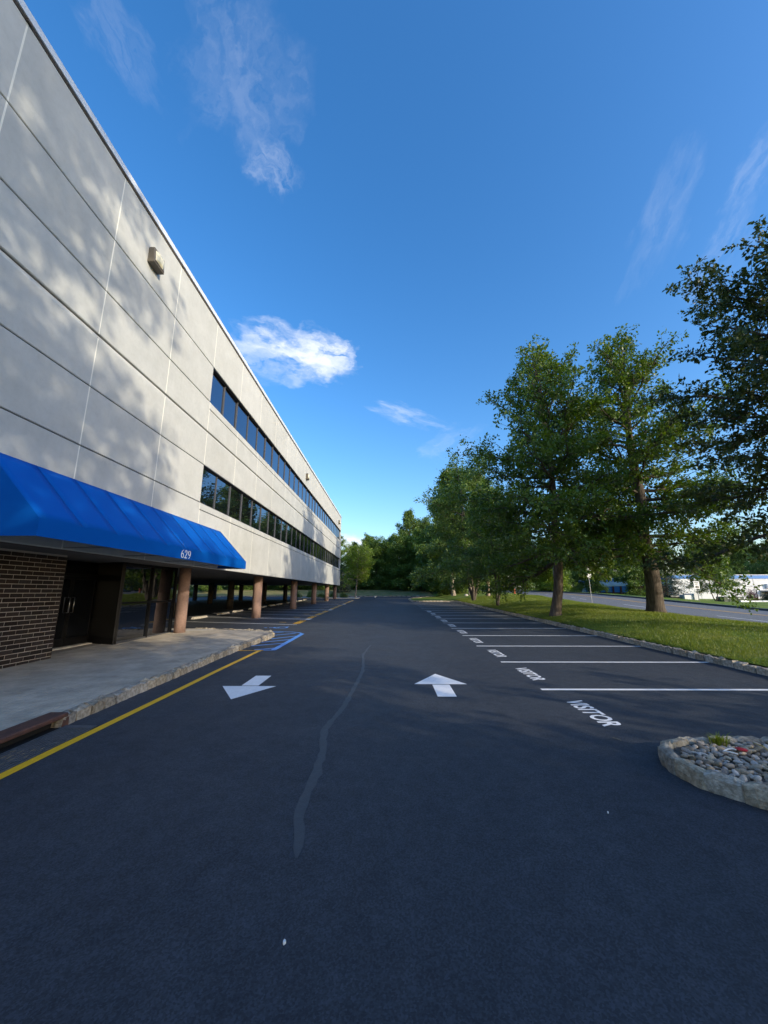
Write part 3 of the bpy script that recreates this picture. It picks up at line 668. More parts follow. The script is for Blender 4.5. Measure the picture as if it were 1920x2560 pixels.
while zc+bh < wall_top:
    y = bwy1-bl-(0 if crs % 2 else 0); first = True; ytop = bwy1
    while ytop > -6:
        l = bl-ml/2 if (crs % 2 and ytop == bwy1) else bl
        yb = ytop-l; xj = bw_x+br.gauss(0, .0015)
        if yb > 6.9 and nb < 298:
            place('brick', BRH if l < bl else BRM, BRW, Vector((xj, yb, zc))-wl); nb += 1
        else:
            brk.add([(xj-.06, yb, zc), (xj-.06, ytop, zc), (xj-.06, ytop, zc+bh), (xj-.06, yb, zc+bh), (xj, yb, zc), (xj, ytop, zc), (xj, ytop, zc+bh), (xj, yb, zc+bh)], [(0, 1, 5, 4), (1, 2, 6, 5), (2, 3, 7, 6), (3, 0, 4, 7), (4, 5, 6, 7)])
        ytop = yb-(ml-bl)
    zc += mh; crs += 1
struct(brk.build('brickwork', M['brick'], BRW), 'stuff')
bpart(MB().box(-18, bw_x-.3, -6, 9.7, zb-.1, 2.795), 'lobby_core', M['black'])
bpart(MB().box(-18, -9.75, 9.72, 15.3, zb-.1, 2.795), 'lobby_interior', M['black'])
FD = M['frame_dark']; fz = SLOPE*12+WALKZ
# door wall at X=-9.4
for y0, y1, hy in ((10.55, 11.49, 11.42), (11.51, 12.45, 11.58)):
    z0, z1 = fz+.02, 2.32
    mb = MB(); mb.box(-9.46, -9.40, y0, y0+.06, z0, z1); mb.box(-9.46, -9.40, y1-.06, y1, z0, z1); mb.box(-9.46, -9.40, y0+.06, y1-.06, z0, z0+.22); mb.box(-9.46, -9.40, y0+.06, y1-.06, z1-.07, z1)
    dr = bpart(mb, 'door', FD)
    bpart(MB().box(-9.44, -9.42, y0+.06, y1-.06, z0+.22, z1-.07), 'door_pane', M['glass_dark'], dr)
    bpart(MB().tube([(-9.40, hy, 1.28), (-9.34, hy, 1.28), (-9.34, hy, 1.72), (-9.40, hy, 1.72)], .013, 8), 'door_handle', M['steel'], dr, smooth=True)
bpart(MB().box(-9.46, -9.40, 9.84, 10.54, fz, 2.79), 'side_panel', FD)
bpart(MB().box(-9.46, -9.40, 10.55, 12.45, 2.34, 2.42), 'door_head', FD)
bpart(MB().box(-9.44, -9.42, 10.55, 12.45, 2.42, 2.79), 'transom_pane', M['glass_dark'])
bpart(MB().box(-9.48, -9.2, 10.5, 12.46, fz-.02, fz+.02), 'threshold', M['concrete'])
bpart(MB().prism([(-9.46, 12.46), (-8.36, 12.06), (-8.30, 12.14), (-9.40, 12.54)], fz-.02, 2.79), 'return_panel', FD)
# storefront X=-8.35
sfx = -8.35
for ya, yb_ in ((12.10, 12.17), (13.62, 13.70), (15.13, 15.2)): bpart(MB().box(sfx-.06, sfx+.03, ya, yb_, fz, 2.79), 'storefront_mullion', FD)
for ya, yb_ in ((12.17, 13.62), (13.70, 15.13)):
    bpart(MB().box(sfx-.06, sfx+.028, ya, yb_, fz-.01, fz+.07), 'storefront_sill', M['mullion'])
    bpart(MB().box(sfx-.06, sfx+.028, ya, yb_, 1.50, 1.56), 'storefront_rail', FD)
    bpart(MB().box(sfx-.06, sfx+.028, ya, yb_, 2.72, 2.79), 'storefront_head', FD)
    for za, zb_ in ((fz+.07, 1.50), (1.56, 2.72)):
        o = place('storefront_pane', mesh('pane', [(0, ya-13.6, za-1.5), (0, yb_-13.6, za-1.5), (0, yb_-13.6, zb_-1.5), (0, ya-13.6, zb_-1.5)], [(0, 1, 2, 3)], M['glass_dark']), BLD, (sfx-.02-BX, 13.6-20, 1.5), (0, prs.gauss(0, .004), prs.gauss(0, .004)))
bpart(MB().box(-9.7, -8.42, 15.2, 15.3, fz-.1, 2.79), 'storefront_return', FD)

# ------------------------------------------------------------------ awning
AX = -5.83; AY0, AY1 = 6.22, 15.72; AZT, AZF, AZB = 4.34, 3.09, 2.79
AW = thing('awning', 'long blue fabric awning with 629 over the brick entrance', 'awning', (BX, 11, AZB))
nb_ = 10; dy = (AY1-AY0)/nb_
for k in range(nb_):
    y0 = AY0+dy*k; y1 = y0+dy; V = []; F = []
    nu, nv = 5, 8
    for j in range(nv+1):
        for i in range(nu+1):
            u = i/nu; v = j/nv; sag = 0*math.sin(PI*v)*math.sin(PI*u)
            V.append((BX+.01+(AX-BX-.01)*v, y0+(y1-y0)*u, AZT+(AZF-AZT)*v-sag+0))
    for j in range(nv):
        for i in range(nu): a = j*(nu+1)+i; F.append((a, a+nu+1, a+nu+2, a+1))
    o = MB().add(V, F).build('canopy_panel', M['awning'], AW, smooth=True)
    md = o.modifiers.new('thickness', 'SOLIDIFY'); md.thickness = .006; md.offset = -1
for k in range(1, nb_):
    y = AY0+dy*k; MB().tube([(BX+.02, y, AZT+.004), (AX-.01, y, AZF+.002)], .003, 5).build('seam', M['awning'], AW)
MB().box(AX-.008, AX+.004, AY0, AY1, AZB, AZF).build('valance', M['awning'], AW)
for y in (AY0, AY1):
    MB().add([(BX+.01, y-.004, AZT), (AX, y-.004, AZF), (AX, y-.004, AZB), (BX+.01, y-.004, AZB), (BX+.01, y+.004, AZT), (AX, y+.004, AZF), (AX, y+.004, AZB), (BX+.01, y+.004, AZB)], [(0, 1, 2, 3), (7, 6, 5, 4), (0, 4, 5, 1), (1, 5, 6, 2), (2, 6, 7, 3), (3, 7, 4, 0)]).build('end_panel', M['awning'], AW)
for k in range(6):
    y = AY0+.05+(AY1-AY0-.1)*k/5; mb = MB(); mb.tube([(BX+.03, y, AZT-.05), (AX-.03, y, AZF-.04), (AX-.03, y, AZB+.02), (BX+.03, y, AZB+.02)], .016, 6); mb.build('frame_bar', M['galv'], AW)
MB().tube([(AX-.03, AY0, AZB+.015), (AX-.03, AY1, AZB+.015)], .014, 6).build('front_rail', M['galv'], AW)
# serif digits drawn as strokes of varying width
def digit(ch):
    def stroke(P, Wd):
        V = []; F = []
        for i, (x, y) in enumerate(P):
            a = P[max(i-1, 0)]; b = P[min(i+1, len(P)-1)]; d = np.array([b[0]-a[0], b[1]-a[1]]); d = d/np.linalg.norm(d); n = np.array([-d[1], d[0]])*Wd[i]/2
            V += [(x+n[0], y+n[1]), (x-n[0], y-n[1])]
            if i: F.append((2*i-2, 2*i-1, 2*i+1, 2*i))
        return V, F
    S = []
    if ch in '69':
        t = np.linspace(0, 2*PI, 33); P = [(.5+.31*math.cos(a), .30+.255*math.sin(a)) for a in t]; S.append(stroke(P, [.07+.13*abs(math.cos(a)) for a in t]))
        t2 = np.linspace(0, 1, 18); P = [(.80-.62*math.sin(q*PI/2)-.02*q, .97-.67*(1-math.cos(q*PI/2))) for q in t2]; S.append(stroke(P, [.05+.15*q for q in t2]))
        if ch == '9': S = [([(1-x, 1-y) for x, y in V], F) for V, F in S]
    else:
        t = np.linspace(PI*1.02, -.35, 20); P = [(.46+.30*math.cos(a), .70+.26*math.sin(a)) for a in t]; S.append(stroke(P, [.09+.12*max(0, math.cos(a)) for a in t]))
        e = P[-1]; S.append(stroke([e, (.55, .38), (.30, .17), (.12, .06)], [.20, .16, .11, .08]))
        S.append(stroke([(.10, .065), (.80, .065)], [.13, .13])); S.append(stroke([(.78, .05), (.86, .24)], [.09, .04])); S.append(stroke([(.16, .68), (.24, .74)], [.10, .10]))
    return S
dg_w, dg_h = .185, .235; y = 10.70
for ch in '629':
    mb = MB(); off = .006
    for V, F in digit(ch):
        mb.add([(AX+off, y+v[0]*dg_w, 2.82+v[1]*dg_h) for v in V], [f[::-1] for f in F]); off += .0006
    mb.build('number', M['awn_white'], AW); y += dg_w*1.0

# ------------------------------------------------------------------ wall lamps
def wall_lamp(y, label):
    t = thing('wall_lamp', label, 'wall light', (BX, y, 11.31), 0, None)
    z0 = 11.31; h = .50; w = .50; d = .215
    mb = MB(); V = [(BX+.002, y-w/2, z0), (BX+.002, y+w/2, z0), (BX+.002, y+w/2, z0+h), (BX+.002, y-w/2, z0+h), (BX+d, y-w/2, z0), (BX+d, y+w/2, z0), (BX+d*.82, y+w/2, z0+h), (BX+d*.82, y-w/2, z0+h)]
    mb.add(V, [(0, 3, 2, 1), (0, 1, 5, 4), (1, 2, 6, 5), (2, 3, 7, 6), (3, 0, 4, 7), (4, 5, 6, 7)]); mb.build('housing', M['lamp_body'], t, bevel=.012)
    # bulging prismatic lens
    V = []; F = []; n = 8
    for j in range(n+1):
        for i in range(n+1):
            u = i/n*2-1; v = j/n*2-1; b = (max(0, 1-abs(u)**3)*max(0, 1-abs(v)**3))**.5
            V.append((BX+d-.02+.075*b-.018*(v+1)*.5, y+u*.20, z0+.27+v*.19))
    for j in range(n):
        for i in range(n): a = j*(n+1)+i; F.append((a, a+1, a+n+2, a+n+1))
    MB().add(V, F).build('lens', M['lamp_lens'], t, smooth=True)
    MB().box(BX+d-.03, BX+d+.012, y-.22, y+.22, z0+.055, z0+.085).build('lens_frame', M['lamp_body'], t)
wall_lamp(9.576, 'bronze box wall light high on the wall above the blue awning')
wall_lamp(31.5, 'bronze box wall light above the middle of the upper ribbon window')
wall_lamp(53.4, 'bronze box wall light near the far end of the roofline')

# ------------------------------------------------------------------ storm drain
SD = thing('storm_drain', 'rusty kerb inlet with iron grate beside the yellow line', 'drain', (-4.5, 4.9, SLOPE*4.9))
zs = SLOPE*4.9
mb = MB(); zt = lotz(.175)
mb.prism([(-4.66, 4.12), (-4.40, 4.12), (-4.40, 5.68), (-4.66, 5.68)], lotz(.115), lotz(.175)); mb.build('hood', M['rust'], SD, bevel=.012)
mb = MB(); mb.prism([(-4.60, 5.60), (-4.405, 5.60), (-4.405, 5.70), (-4.60, 5.70)], lotz(-.02), lotz(.114)); mb.prism([(-4.60, 4.10), (-4.405, 4.10), (-4.405, 4.20), (-4.60, 4.20)], lotz(-.02), lotz(.114)); mb.build('hood_cheek', M['rust'], SD)
MB().prism([(-4.568, 4.2), (-4.55, 4.2), (-4.55, 5.6), (-4.568, 5.6)], lotz(-.02), lotz(.114)).build('throat', M['black'], SD)
MB().sheet([(-4.6, 4.15), (-3.86, 4.15), (-3.86, 5.66), (-4.6, 5.66)], lotz(.004)).build('grate_bed', M['black'], SD)
mb = MB()
for y0, y1 in ((4.15, 4.24), (5.56, 5.66)): mb.prism([(-4.40, y0), (-3.97, y0), (-3.97, y1), (-4.40, y1)], lotz(.0), lotz(.014))
mb.build('grate_frame', M['iron'], SD)
for i in range(10):
    x = -4.385+i*.046; MB().prism([(x-.014, 4.24), (x+.014, 4.24), (x+.014, 5.56), (x-.014, 5.56)], lotz(.0), lotz(.012)).build('grate_bar', M['iron'], SD)
for y in (4.6, 4.9, 5.2): MB().prism([(-4.38, y-.014), (-3.97, y-.014), (-3.97, y+.014), (-4.38, y+.014)], lotz(.0), lotz(.009)).build('cross_bar', M['iron'], SD)
lr = random.Random(6)
for i in range(16):
    x = lr.uniform(-4.33, -4.02); y = lr.uniform(4.3, 4.95); a = R(90)+lr.gauss(0, .1); l = lr.uniform(.02, .06); w = .006
    c, s = math.cos(a), math.sin(a); P = [(x+c*u*l-s*v*w, y+s*u*l+c*v*w) for u, v in ((-1, 0), (0, -1), (1, 0), (0, 1))]
    tag(MB().prism(P, lotz(.0145), lotz(.0175)).build('dry_leaf', M['dry_leaf']), 'dry straw coloured leaf scrap caught on the drain grate', 'leaf', 'leaf scraps on the drain grate')

# ------------------------------------------------------------------ wheel stops
for k, y in enumerate([22.3, 25.6, 28.2, 31.4, 33.9, 36.6, 39.2, 43.2, 45.8, 48.6, 51.4]):
    yc = y+1.0; z = SLOPE*yc
    mb = MB(); h = .85; prof = [(-.095, .0), (.095, .0), (.065, .115), (-.065, .115)]
    V = [(-11.15+px, yc+s*(h-(.05 if pz > .05 else 0)), z+pz) for s in (-1, 1) for px, pz in prof]
    mb.add(V, [(0, 1, 2, 3)[::-1], (4, 5, 6, 7), (0, 4, 5, 1)[::-1], (1, 5, 6, 2)[::-1], (2, 6, 7, 3)[::-1], (3, 7, 4, 0)[::-1]])
    o = mb.build('wheel_stop', M['concrete']); tag(o, 'pale concrete wheel stop under the building at the head of a covered stall', 'wheel stop', 'wheel stops in the covered stalls')

# ------------------------------------------------------------------ pebble island
ISL = thing('pebble_island', 'kerbed island of river pebbles beside the visitor stalls', 'planter island', (3.6, 4.2, SLOPE*4.2))
ip = [(8.0, 4.98), (5.6, 4.98), (3.46, 4.97), (3.12, 4.86), (2.95, 4.66), (2.90, 4.42), (2.93, 4.20), (3.02, 4.00), (3.16, 3.83), (3.34, 3.66), (3.62, 3.44), (4.1, 3.1), (5.6, 2.55), (8.0, 2.3)]
BIG = [stone_mesh(60+i, .31, .115, .32, .06, rnd=.18) for i in range(6)]
for me in BIG:
    me.materials.append(M['granite']); bm = bmesh.new(); bm.from_mesh(me); bmesh.ops.subdivide_edges(bm, edges=bm.edges[:], cuts=1, use_grid_fill=True, smooth=.6)
    q = np.random.RandomState(len(bm.verts))
    for v in bm.verts: v.co += Vector(q.normal(0, .004, 3))
    bm.to_mesh(me); bm.free()
rr = random.Random(21); w = wloc(ISL)
inner = [(x, y) for x, y in ip]
P_ = [Vector((*p, 0)) for p in ip]
for p, a in resample(ip, .295):
    n = Vector((-math.sin(a), math.cos(a), 0)); q = p+n*.06
    o = place('stone', rr.choice(BIG), ISL, Vector((q.x, q.y, SLOPE*q.y-.012))-w, (rr.uniform(-.04, .04), rr.uniform(-.03, .03), a+rr.uniform(-.04, .04)+rr.choice((0, PI))))
    o.scale = (rr.uniform(.94, 1.0), rr.uniform(.85, 1.0), rr.uniform(.95, 1.03))
cx_, cy_ = 5.4, 3.9
bed = [(x+(cx_-x)*.045, y+(cy_-y)*.10) for x, y in ip]
MB().prism(bed, lotz(-.01), lotz(.105)).build('bed', M['soil'], ISL)
def pebble_me(i):
    q = np.random.RandomState(200+i); bm = bmesh.new(); bmesh.ops.create_icosphere(bm, subdivisions=2, radius=1)
    A = q.normal(0, 1, (4, 3))
    for v in bm.verts:
        p = np.array(v.co); f = 1+.10*np.sin(p@A[0]*1.7)+.09*np.sin(p@A[1]*2.3+1); v.co = p*f
    me = bpy.data.meshes.new('pebble'); bm.to_mesh(me); bm.free(); me.polygons.foreach_set('use_smooth', [True]*len(me.polygons)); me.materials.append(M['pebble']); return me
PBM = [pebble_me(i) for i in range(7)]
pts = []; tries = 0
bedin = [(x+(cx_-x)*.07, y+(cy_-y)*.15) for x, y in ip]
while tries < 30000 and len(pts) < 1500:
    tries += 1; x = rr.uniform(2.95, 6.0); y = rr.uniform(2.5, 4.9)
    if not inpoly(x, y, bedin): continue
    s = rr.choice((.018, .022, .025, .030, .034, .042))
    if all((x-a)**2+(y-b)**2 > (.78*(s+c))**2 for a, b, c in pts[-2000:]): pts.append((x, y, s))
pts.sort(key=lambda p: p[0]*.9-p[1]*.6)
pstuff = MB()
for k, (x, y, s) in enumerate(pts):
    z = SLOPE*y+.105+s*.30+.02*rr.random()
    rot = (rr.gauss(0, .3), rr.gauss(0, .3), rr.uniform(0, 6.3)); sc = (s*rr.uniform(1.05, 1.45), s*rr.uniform(.8, 1.05), s*rr.uniform(.5, .75))
    if k < 300:
        o = place('pebble', PBM[k % 7], ISL, Vector((x, y, z))-w, rot); o.scale = sc
    else:
        mt = Matrix.LocRotScale(Vector((x, y, z)), __import__('mathutils').Euler(rot), Vector(sc)); me = PBM[k % 7]
        pstuff.add([mt@v.co for v in me.vertices], [tuple(p.vertices) for p in me.polygons])
struct(pstuff.build('pebble_bed', M['pebble'], ISL, smooth=True), 'stuff')
def gz(y): return SLOPE*y
tag(MB().lathe((3.78, 4.56, gz(4.56)+.155), [(.006, 0), (.05, .004), (.055, .012), (.02, .02)], 9).build('plastic_scrap', M['litter_red']), 'crumpled red plastic scrap lying on the pebbles', 'litter')
tag(MB().tube([(3.63+.075*math.cos(t), 4.51+.055*math.sin(t), gz(4.5)+.16+.012*math.sin(2*t)) for t in np.linspace(.4, 4.9, 14)], .007, 6).build('plastic_loop', M['litter_white']), 'white plastic loop curled on the pebbles beside the red scrap', 'litter')
tag(MB().tube([(4.05, 4.72, gz(4.7)+.17), (4.0, 4.55, gz(4.5)+.20), (3.93, 4.35, gz(4.3)+.19), (3.86, 4.12, gz(4.1)+.165), (3.82, 3.98, gz(4)+.15)], [.004, .008, .006, .007, .003], 5).build('dry_stalk', M['straw']), 'dry yellow plant stalk lying across the pebbles', 'stalk')
def tuft(name, c, n, h, spread, m, label, seed, cat='grass tuft', group=None):
    q = np.random.RandomState(seed); V = []
    for i in range(n):
        a = q.uniform(0, 2*PI); r = abs(q.normal(0, spread)); b = np.array([c[0]+r*math.cos(a)*.5, c[1]+r*math.sin(a)*.5, c[2]]); l = h*q.uniform(.5, 1.1); o = np.array([math.cos(a), math.sin(a), 0])*l*q.uniform(.2, .8); wd = np.array([-math.sin(a), math.cos(a), 0])*.005
        mid = b+o*.4+np.array([0, 0, l*.65]); tip = b+o+np.array([0, 0, l*.75])
        V += [b-wd, b+wd, mid+wd*.8, mid-wd*.8, mid-wd*.8, mid+wd*.8, tip+wd*.1, tip-wd*.1]
    return tag(place(name, qmesh(name, V, 4, m)), label, cat, group)
tuft('grass_tuft', (3.74, 4.80, gz(4.8)+.09), 130, .17, .09, M['blade'], 'bright green grass tuft growing at the back of the pebbles', 3)
tuft('grass_tuft', (4.45, 4.62, gz(4.6)+.09), 26, .12, .10, M['blade'], 'sparse thin weed sprig near the dry stalk on the pebbles', 4)
# small litter on the asphalt
def scrap(x, y, s, label, m='litter_white', h=.012):
    q = random.Random(int(x*100)); P = [(x+s*q.uniform(.7, 1.2)*math.cos(t), y+s*1.3*q.uniform(.7, 1.2)*math.sin(t)) for t in np.linspace(0, 2*PI, 8)[:-1]]
    tag(MB().prism(P, lotz(.0), lotz(h)).build('paper_scrap', M[m]), label, 'litter')
scrap(-.56, 2.47, .008, 'tiny white scrap on bare asphalt at the near end of the lane')
scrap(1.85, 3.69, .006, 'tiny white speck on asphalt before the pebble island')
tag(MB().tube([(2.82, 5.31, gz(5.3)+.008), (2.85, 5.27, gz(5.3)+.010), (2.875, 5.22, gz(5.2)+.008)], .003, 5).build('twig', M['dry_leaf']), 'pale dry twig on asphalt below the nearest VISITOR word', 'twig')
scrap(-2.2, 66.0, .13, 'white rock lying at the far end of the lane below the bank', h=.16)
scrap(-5.6, 68.5, .12, 'white rock beside the far kerb below the slender tree', h=.15)

# ------------------------------------------------------------------ trees
def tubes_batch(paths, n):
    """list of (P(k,3), r(k)) -> V, F lists"""
    V = []; F = []; base = 0; ang = np.arange(n)*2*PI/n; ca, sa = np.cos(ang), np.sin(ang)
    for P, r in paths:
        k = len(P); T = np.gradient(P, axis=0); T /= np.linalg.norm(T, axis=1, keepdims=True)+1e-9
        ref = np.array([0, 0, 1.]) if abs(T[0, 2]) < .8 else np.array([1., 0, 0])
        A = np.cross(T, ref); A /= np.linalg.norm(A, axis=1, keepdims=True)+1e-9; B = np.cross(A, T)
        ring = P[:, None]+(A[:, None]*ca[None, :, None]+B[:, None]*sa[None, :, None])*r[:, None, None]
        V.append(ring.reshape(-1, 3)); idx = base+np.arange(k*n).reshape(k, n)
        a = idx[:-1]; b = idx[1:]
        F.append(np.stack([a, np.roll(a, -1, 1), np.roll(b, -1, 1), b], -1).reshape(-1, 4)); base += k*n
    return np.concatenate(V), np.concatenate(F)
def make_tree(seed, Ht, cb, Rad, n1=46, trunk_r=.3, prof='oak', leaf=.14, cl=11, twig_step=.24, tert=True, lean=(0, 0), low_el=-8, top_el=62, dens=1.0, stems=1, spread_c=.16, wood_min=.010, widths=.56, asym=None):
    q = np.random.RandomState(seed); paths = []; thin = []; pts = []; dirs = []
    def trunk_path(az, out):
        n = 12; t = np.linspace(0, 1, n); P = np.zeros((n, 3)); P[:, 2] = t*Ht*.97
        wob = np.cumsum(q.normal(0, Ht*.006, (n, 2)), 0); wob[0] = 0; P[:, :2] = wob+np.outer(t, np.array(lean))*Ht
        P[:, 0] += math.cos(az)*out*np.sqrt(t)*Ht; P[:, 1] += math.sin(az)*out*np.sqrt(t)*Ht
        r = trunk_r*(1-t)**.85+.018; 
        return P, r
    trunks = []
    for s in range(stems):
        P, r = trunk_path(s*2*PI/stems+q.uniform(0, 1), 0 if stems == 1 else .11)
        if stems > 1: r = r*.72
        fl = np.array([0, .05, .12])*1.0
        z = np.linspace(0, 1, len(P)); tt = np.concatenate([[0, .006, .015, .03, .055], z[1:]]); PP = np.stack([np.interp(tt, z, P[:, k]) for k in range(3)], 1); rr_ = np.interp(tt, z, r)
        rr_[:5] *= np.array([1.38, 1.22, 1.11, 1.05, 1.02]); PP[0, 2] = -.15
        paths.append((PP, rr_)); trunks.append((P, r))
    def profile(t):   # t: 0 at crown base .. 1 top
        if prof == 'oak': return (.98+.12*t)*(1-t**1.25)**.80+.08
        if prof == 'cone': return (1-t)**.85+.06
        if prof == 'round': return math.sqrt(max(0, 1-(2*t-.85)**2/1.4))*.95+.08
        if prof == 'vase': return (.25+.9*t)*(1-t**4)**.6+.1
    ga = 2.399963
    for i in range(n1):
        t = (i+q.uniform(0, .9))/n1; t = min(t, .985); P, r = trunks[i % stems]
        hz = cb+(1-cb)*t; bp = np.array([np.interp(hz, np.linspace(0, 1, len(P)), P[:, k]) for k in range(3)]); br = np.interp(hz, np.linspace(0, 1, len(P)), r)
        az = i*ga+q.normal(0, .3); L_ = Rad*profile(t)*q.uniform(.66, 1.22)
        if asym: L_ *= 1+asym[0]*math.cos(az-asym[1])
        el = R(low_el+(top_el-low_el)*t**1.1+q.normal(0, 7)); k = 7; s = np.linspace(0, 1, k)
        d0 = np.array([math.cos(az)*math.cos(el), math.sin(az)*math.cos(el), math.sin(el)])
        B = bp[None]+np.outer(s*L_, d0); side = np.array([-math.sin(az), math.cos(az), 0])
        B += np.outer(np.cumsum(q.normal(0, .035*L_, k))*(s > 0), side); B[:, 2] += np.cumsum(q.normal(0, .02*L_, k))*(s > 0)+(.10*L_*s**2 if t > .3 else -.06*L_*s**2*(1-t*3))
        r0 = min(br*.55, .012+.016*L_); rr_ = r0*(1-s)**.8+wood_min*.8; paths.append((B, rr_))
        n2 = max(3, int(L_/(.30/dens)))
        for j in range(n2):
            u = .16+.84*(j+q.uniform(0, .8))/n2; u = min(u, 1); b0 = np.array([np.interp(u, s, B[:, c]) for c in range(3)])
            l2 = (.42*L_*(1-u)*.9+.35+.08*L_)*q.uniform(.6, 1.2); sg = 1 if j % 2 else -1
            ang = sg*R(q.uniform(32, 72)); dd = d0*math.cos(ang)+side*math.sin(ang); dd[2] += q.normal(.06, .26); dd /= np.linalg.norm(dd)
            if l2 < .2: continue
            k2 = 4; s2 = np.linspace(0, 1, k2); C = b0[None]+np.outer(s2*l2, dd); C += np.cumsum(q.normal(0, .05*l2, (k2, 3)), 0)*(s2 > 0)[:, None]
            paths.append((C, (max(.35*np.interp(u, s, rr_), wood_min))*(1-s2)**.7+wood_min*.45)); 
            nt = max(2, int(l2/twig_step))
            for m_ in range(nt):
                v = (m_+q.uniform(.2, 1))/nt; v = min(v, 1); c0 = np.array([np.interp(v, s2, C[:, c]) for c in range(3)])
                dv = dd*.6+q.normal(0, .62, 3); dv[2] += .12; dv /= np.linalg.norm(dv); l3 = q.uniform(.16, .42)
                c1 = c0+dv*l3; thin.append((c0, c1)); pts.append(c1); dirs.append(dv)
    V, F = tubes_batch(paths, 6)
    if tert and thin:
        T0 = np.array([a for a, b in thin]); T1 = np.array([b for a, b in thin]); D = T1-T0; D /= np.linalg.norm(D, axis=1, keepdims=True)
        A = np.cross(D, [0.3, .2, 1]); A /= np.linalg.norm(A, axis=1, keepdims=True)+1e-9; B = np.cross(D, A); rw = .0045
        tv = np.stack([T0+A*rw, T0-A*rw*.5+B*rw*.87, T0-A*rw*.5-B*rw*.87, T1], 1); nb0 = len(V); V = np.concatenate([V, tv.reshape(-1, 3)]); ix = nb0+np.arange(len(thin))*4
        tf = np.concatenate([np.stack([ix+a, ix+b, ix+3], 1) for a, b in ((0, 1), (1, 2), (2, 0))])
        F = [tuple(f) for f in F.tolist()]+[tuple(f) for f in tf.tolist()]
    else: F = [tuple(f) for f in F.tolist()]
    wood = mesh('wood', V.tolist(), F); wood.polygons.foreach_set('use_smooth', [True]*len(wood.polygons))
    pts = np.array(pts); dirs = np.array(dirs); n = len(pts); K = cl
    base = np.repeat(pts, K, 0)+q.normal(0, spread_c*.55, (n*K, 3)); d = np.repeat(dirs, K, 0)*.55+q.normal(0, .7, (n*K, 3)); d[:, 2] -= .18; d /= np.linalg.norm(d, axis=1, keepdims=True)
    nn = q.normal(0, .55, (n*K, 3)); nn[:, 2] += .75; sd = np.cross(d, nn); sd /= np.linalg.norm(sd, axis=1, keepdims=True)+1e-9; nn = np.cross(sd, d)
    l = leaf*np.clip(q.normal(1, .3, (n*K, 1)), .4, 1.7); w_ = l*widths
    v0 = base; v1 = base+d*l*.5+sd*w_*.5-nn*l*.06; v2 = base+d*l-nn*l*.14; v3 = base+d*l*.5-sd*w_*.5-nn*l*.06
    crown = qmesh('crown', np.stack([v0, v1, v2, v3], 1).reshape(-1, 3), 4)
    return wood, crown, n*K
def tree(protos, name, label, loc, rz, sc=1.0, group=None, bark='bark', leafm='leaf_oak', cat='tree', sz=None):
    t = thing(name, label, cat, loc, rz, group); t.scale = (sc, sc, sz or sc)
    w_, c_ = protos[0], protos[1]
    for nm, me, m in (('trunk', w_, M[bark]), ('crown', c_, M[leafm])):
        o = bpy.data.objects.new(nm, me); COL.objects.link(o); o.parent = t
        if not me.materials: me.materials.append(m)
        elif me.materials[0] != m:
            o.material_slots[0].link = 'OBJECT'; o.material_slots[0].material = m
    return t
cnt = {}
pB = make_tree(1, 15.9, .19, 5.3, n1=64, trunk_r=.25, leaf=.165, cl=21, twig_step=.26, spread_c=.21)
pA = make_tree(2, 17.6, .19, 5.9, n1=64, trunk_r=.47, leaf=.17, cl=19, twig_step=.27, spread_c=.22)
pR = make_tree(7, 17.4, .29, 7.6, n1=54, trunk_r=.36, leaf=.185, cl=15, twig_step=.25, dens=.95, low_el=1, top_el=58, prof='oak', spread_c=.19)
pD = make_tree(4, 14.6, .22, 5.5, n1=46, trunk_r=.20, leaf=.19, cl=30, twig_step=.28, dens=.85, stems=3, tert=False, spread_c=.34)
pC = make_tree(5, 8.2, .31, 3.6, n1=36, trunk_r=.12, leaf=.17, cl=30, twig_step=.28, stems=2, tert=False, top_el=50, spread_c=.32)
pW1 = make_tree(11, 17, .10, 4.8, n1=46, trunk_r=.26, leaf=.34, cl=34, twig_step=.42, dens=.75, prof='round', tert=False, top_el=65, spread_c=.5)
pW2 = make_tree(12, 20, .18, 4.8, n1=46, trunk_r=.30, leaf=.34, cl=34, twig_step=.42, dens=.75, tert=False, spread_c=.5)
pW3 = make_tree(13, 11, .04, 4.2, n1=46, trunk_r=.16, leaf=.30, cl=34, twig_step=.40, dens=.75, prof='round', tert=False, stems=2, spread_c=.5, low_el=-14)
pS = make_tree(14, 7.2, .36, 3.1, n1=34, trunk_r=.10, leaf=.16, cl=24, twig_step=.27, dens=.9, prof='round', tert=False, top_el=48, low_el=12, spread_c=.3)
pE = make_tree(15, 9.0, .03, 2.4, n1=70, trunk_r=.13, leaf=.16, cl=16, twig_step=.20, dens=1.3, prof='cone', tert=False, top_el=20, low_el=-14, widths=.22, spread_c=.10)
TA = at_lawn(1640, 1532); TB = at_lawn(1388.5, 1539.6); TC = at_lawn(1244.3, 1515); TD = at_lawn(1184.6, 1501.9); TE = at_lawn(1134.4, 1489.2); TF = at_lawn(1221, 1491)
print('trees', TA, TB, TC, TD, TE, TF)
tree(pA, 'oak_tree', 'massive thick-trunked oak on the lawn beside the road', TA, .4)
tree(pB, 'oak_tree', 'tall straight oak on the lawn nearest the kerb of the visitor stalls', TB, 2.1)
tree(pR, 'oak_tree', 'dark spreading oak overhanging the lawn between the pebble island and the road', (16.4, 12.7, terr(16.4, 12.7)), 2.6, sc=.86, leafm='leaf_dark')
tree(pD, 'ornamental_tree', 'dark three-stemmed tree leaning over the far visitor stalls', TD, 1.1, sc=1.07, leafm='leaf_wood')
tree(pC, 'ornamental_tree', 'small two-stemmed tree with curving trunk near the lawn kerb', TC, .3, leafm='leaf_wood')
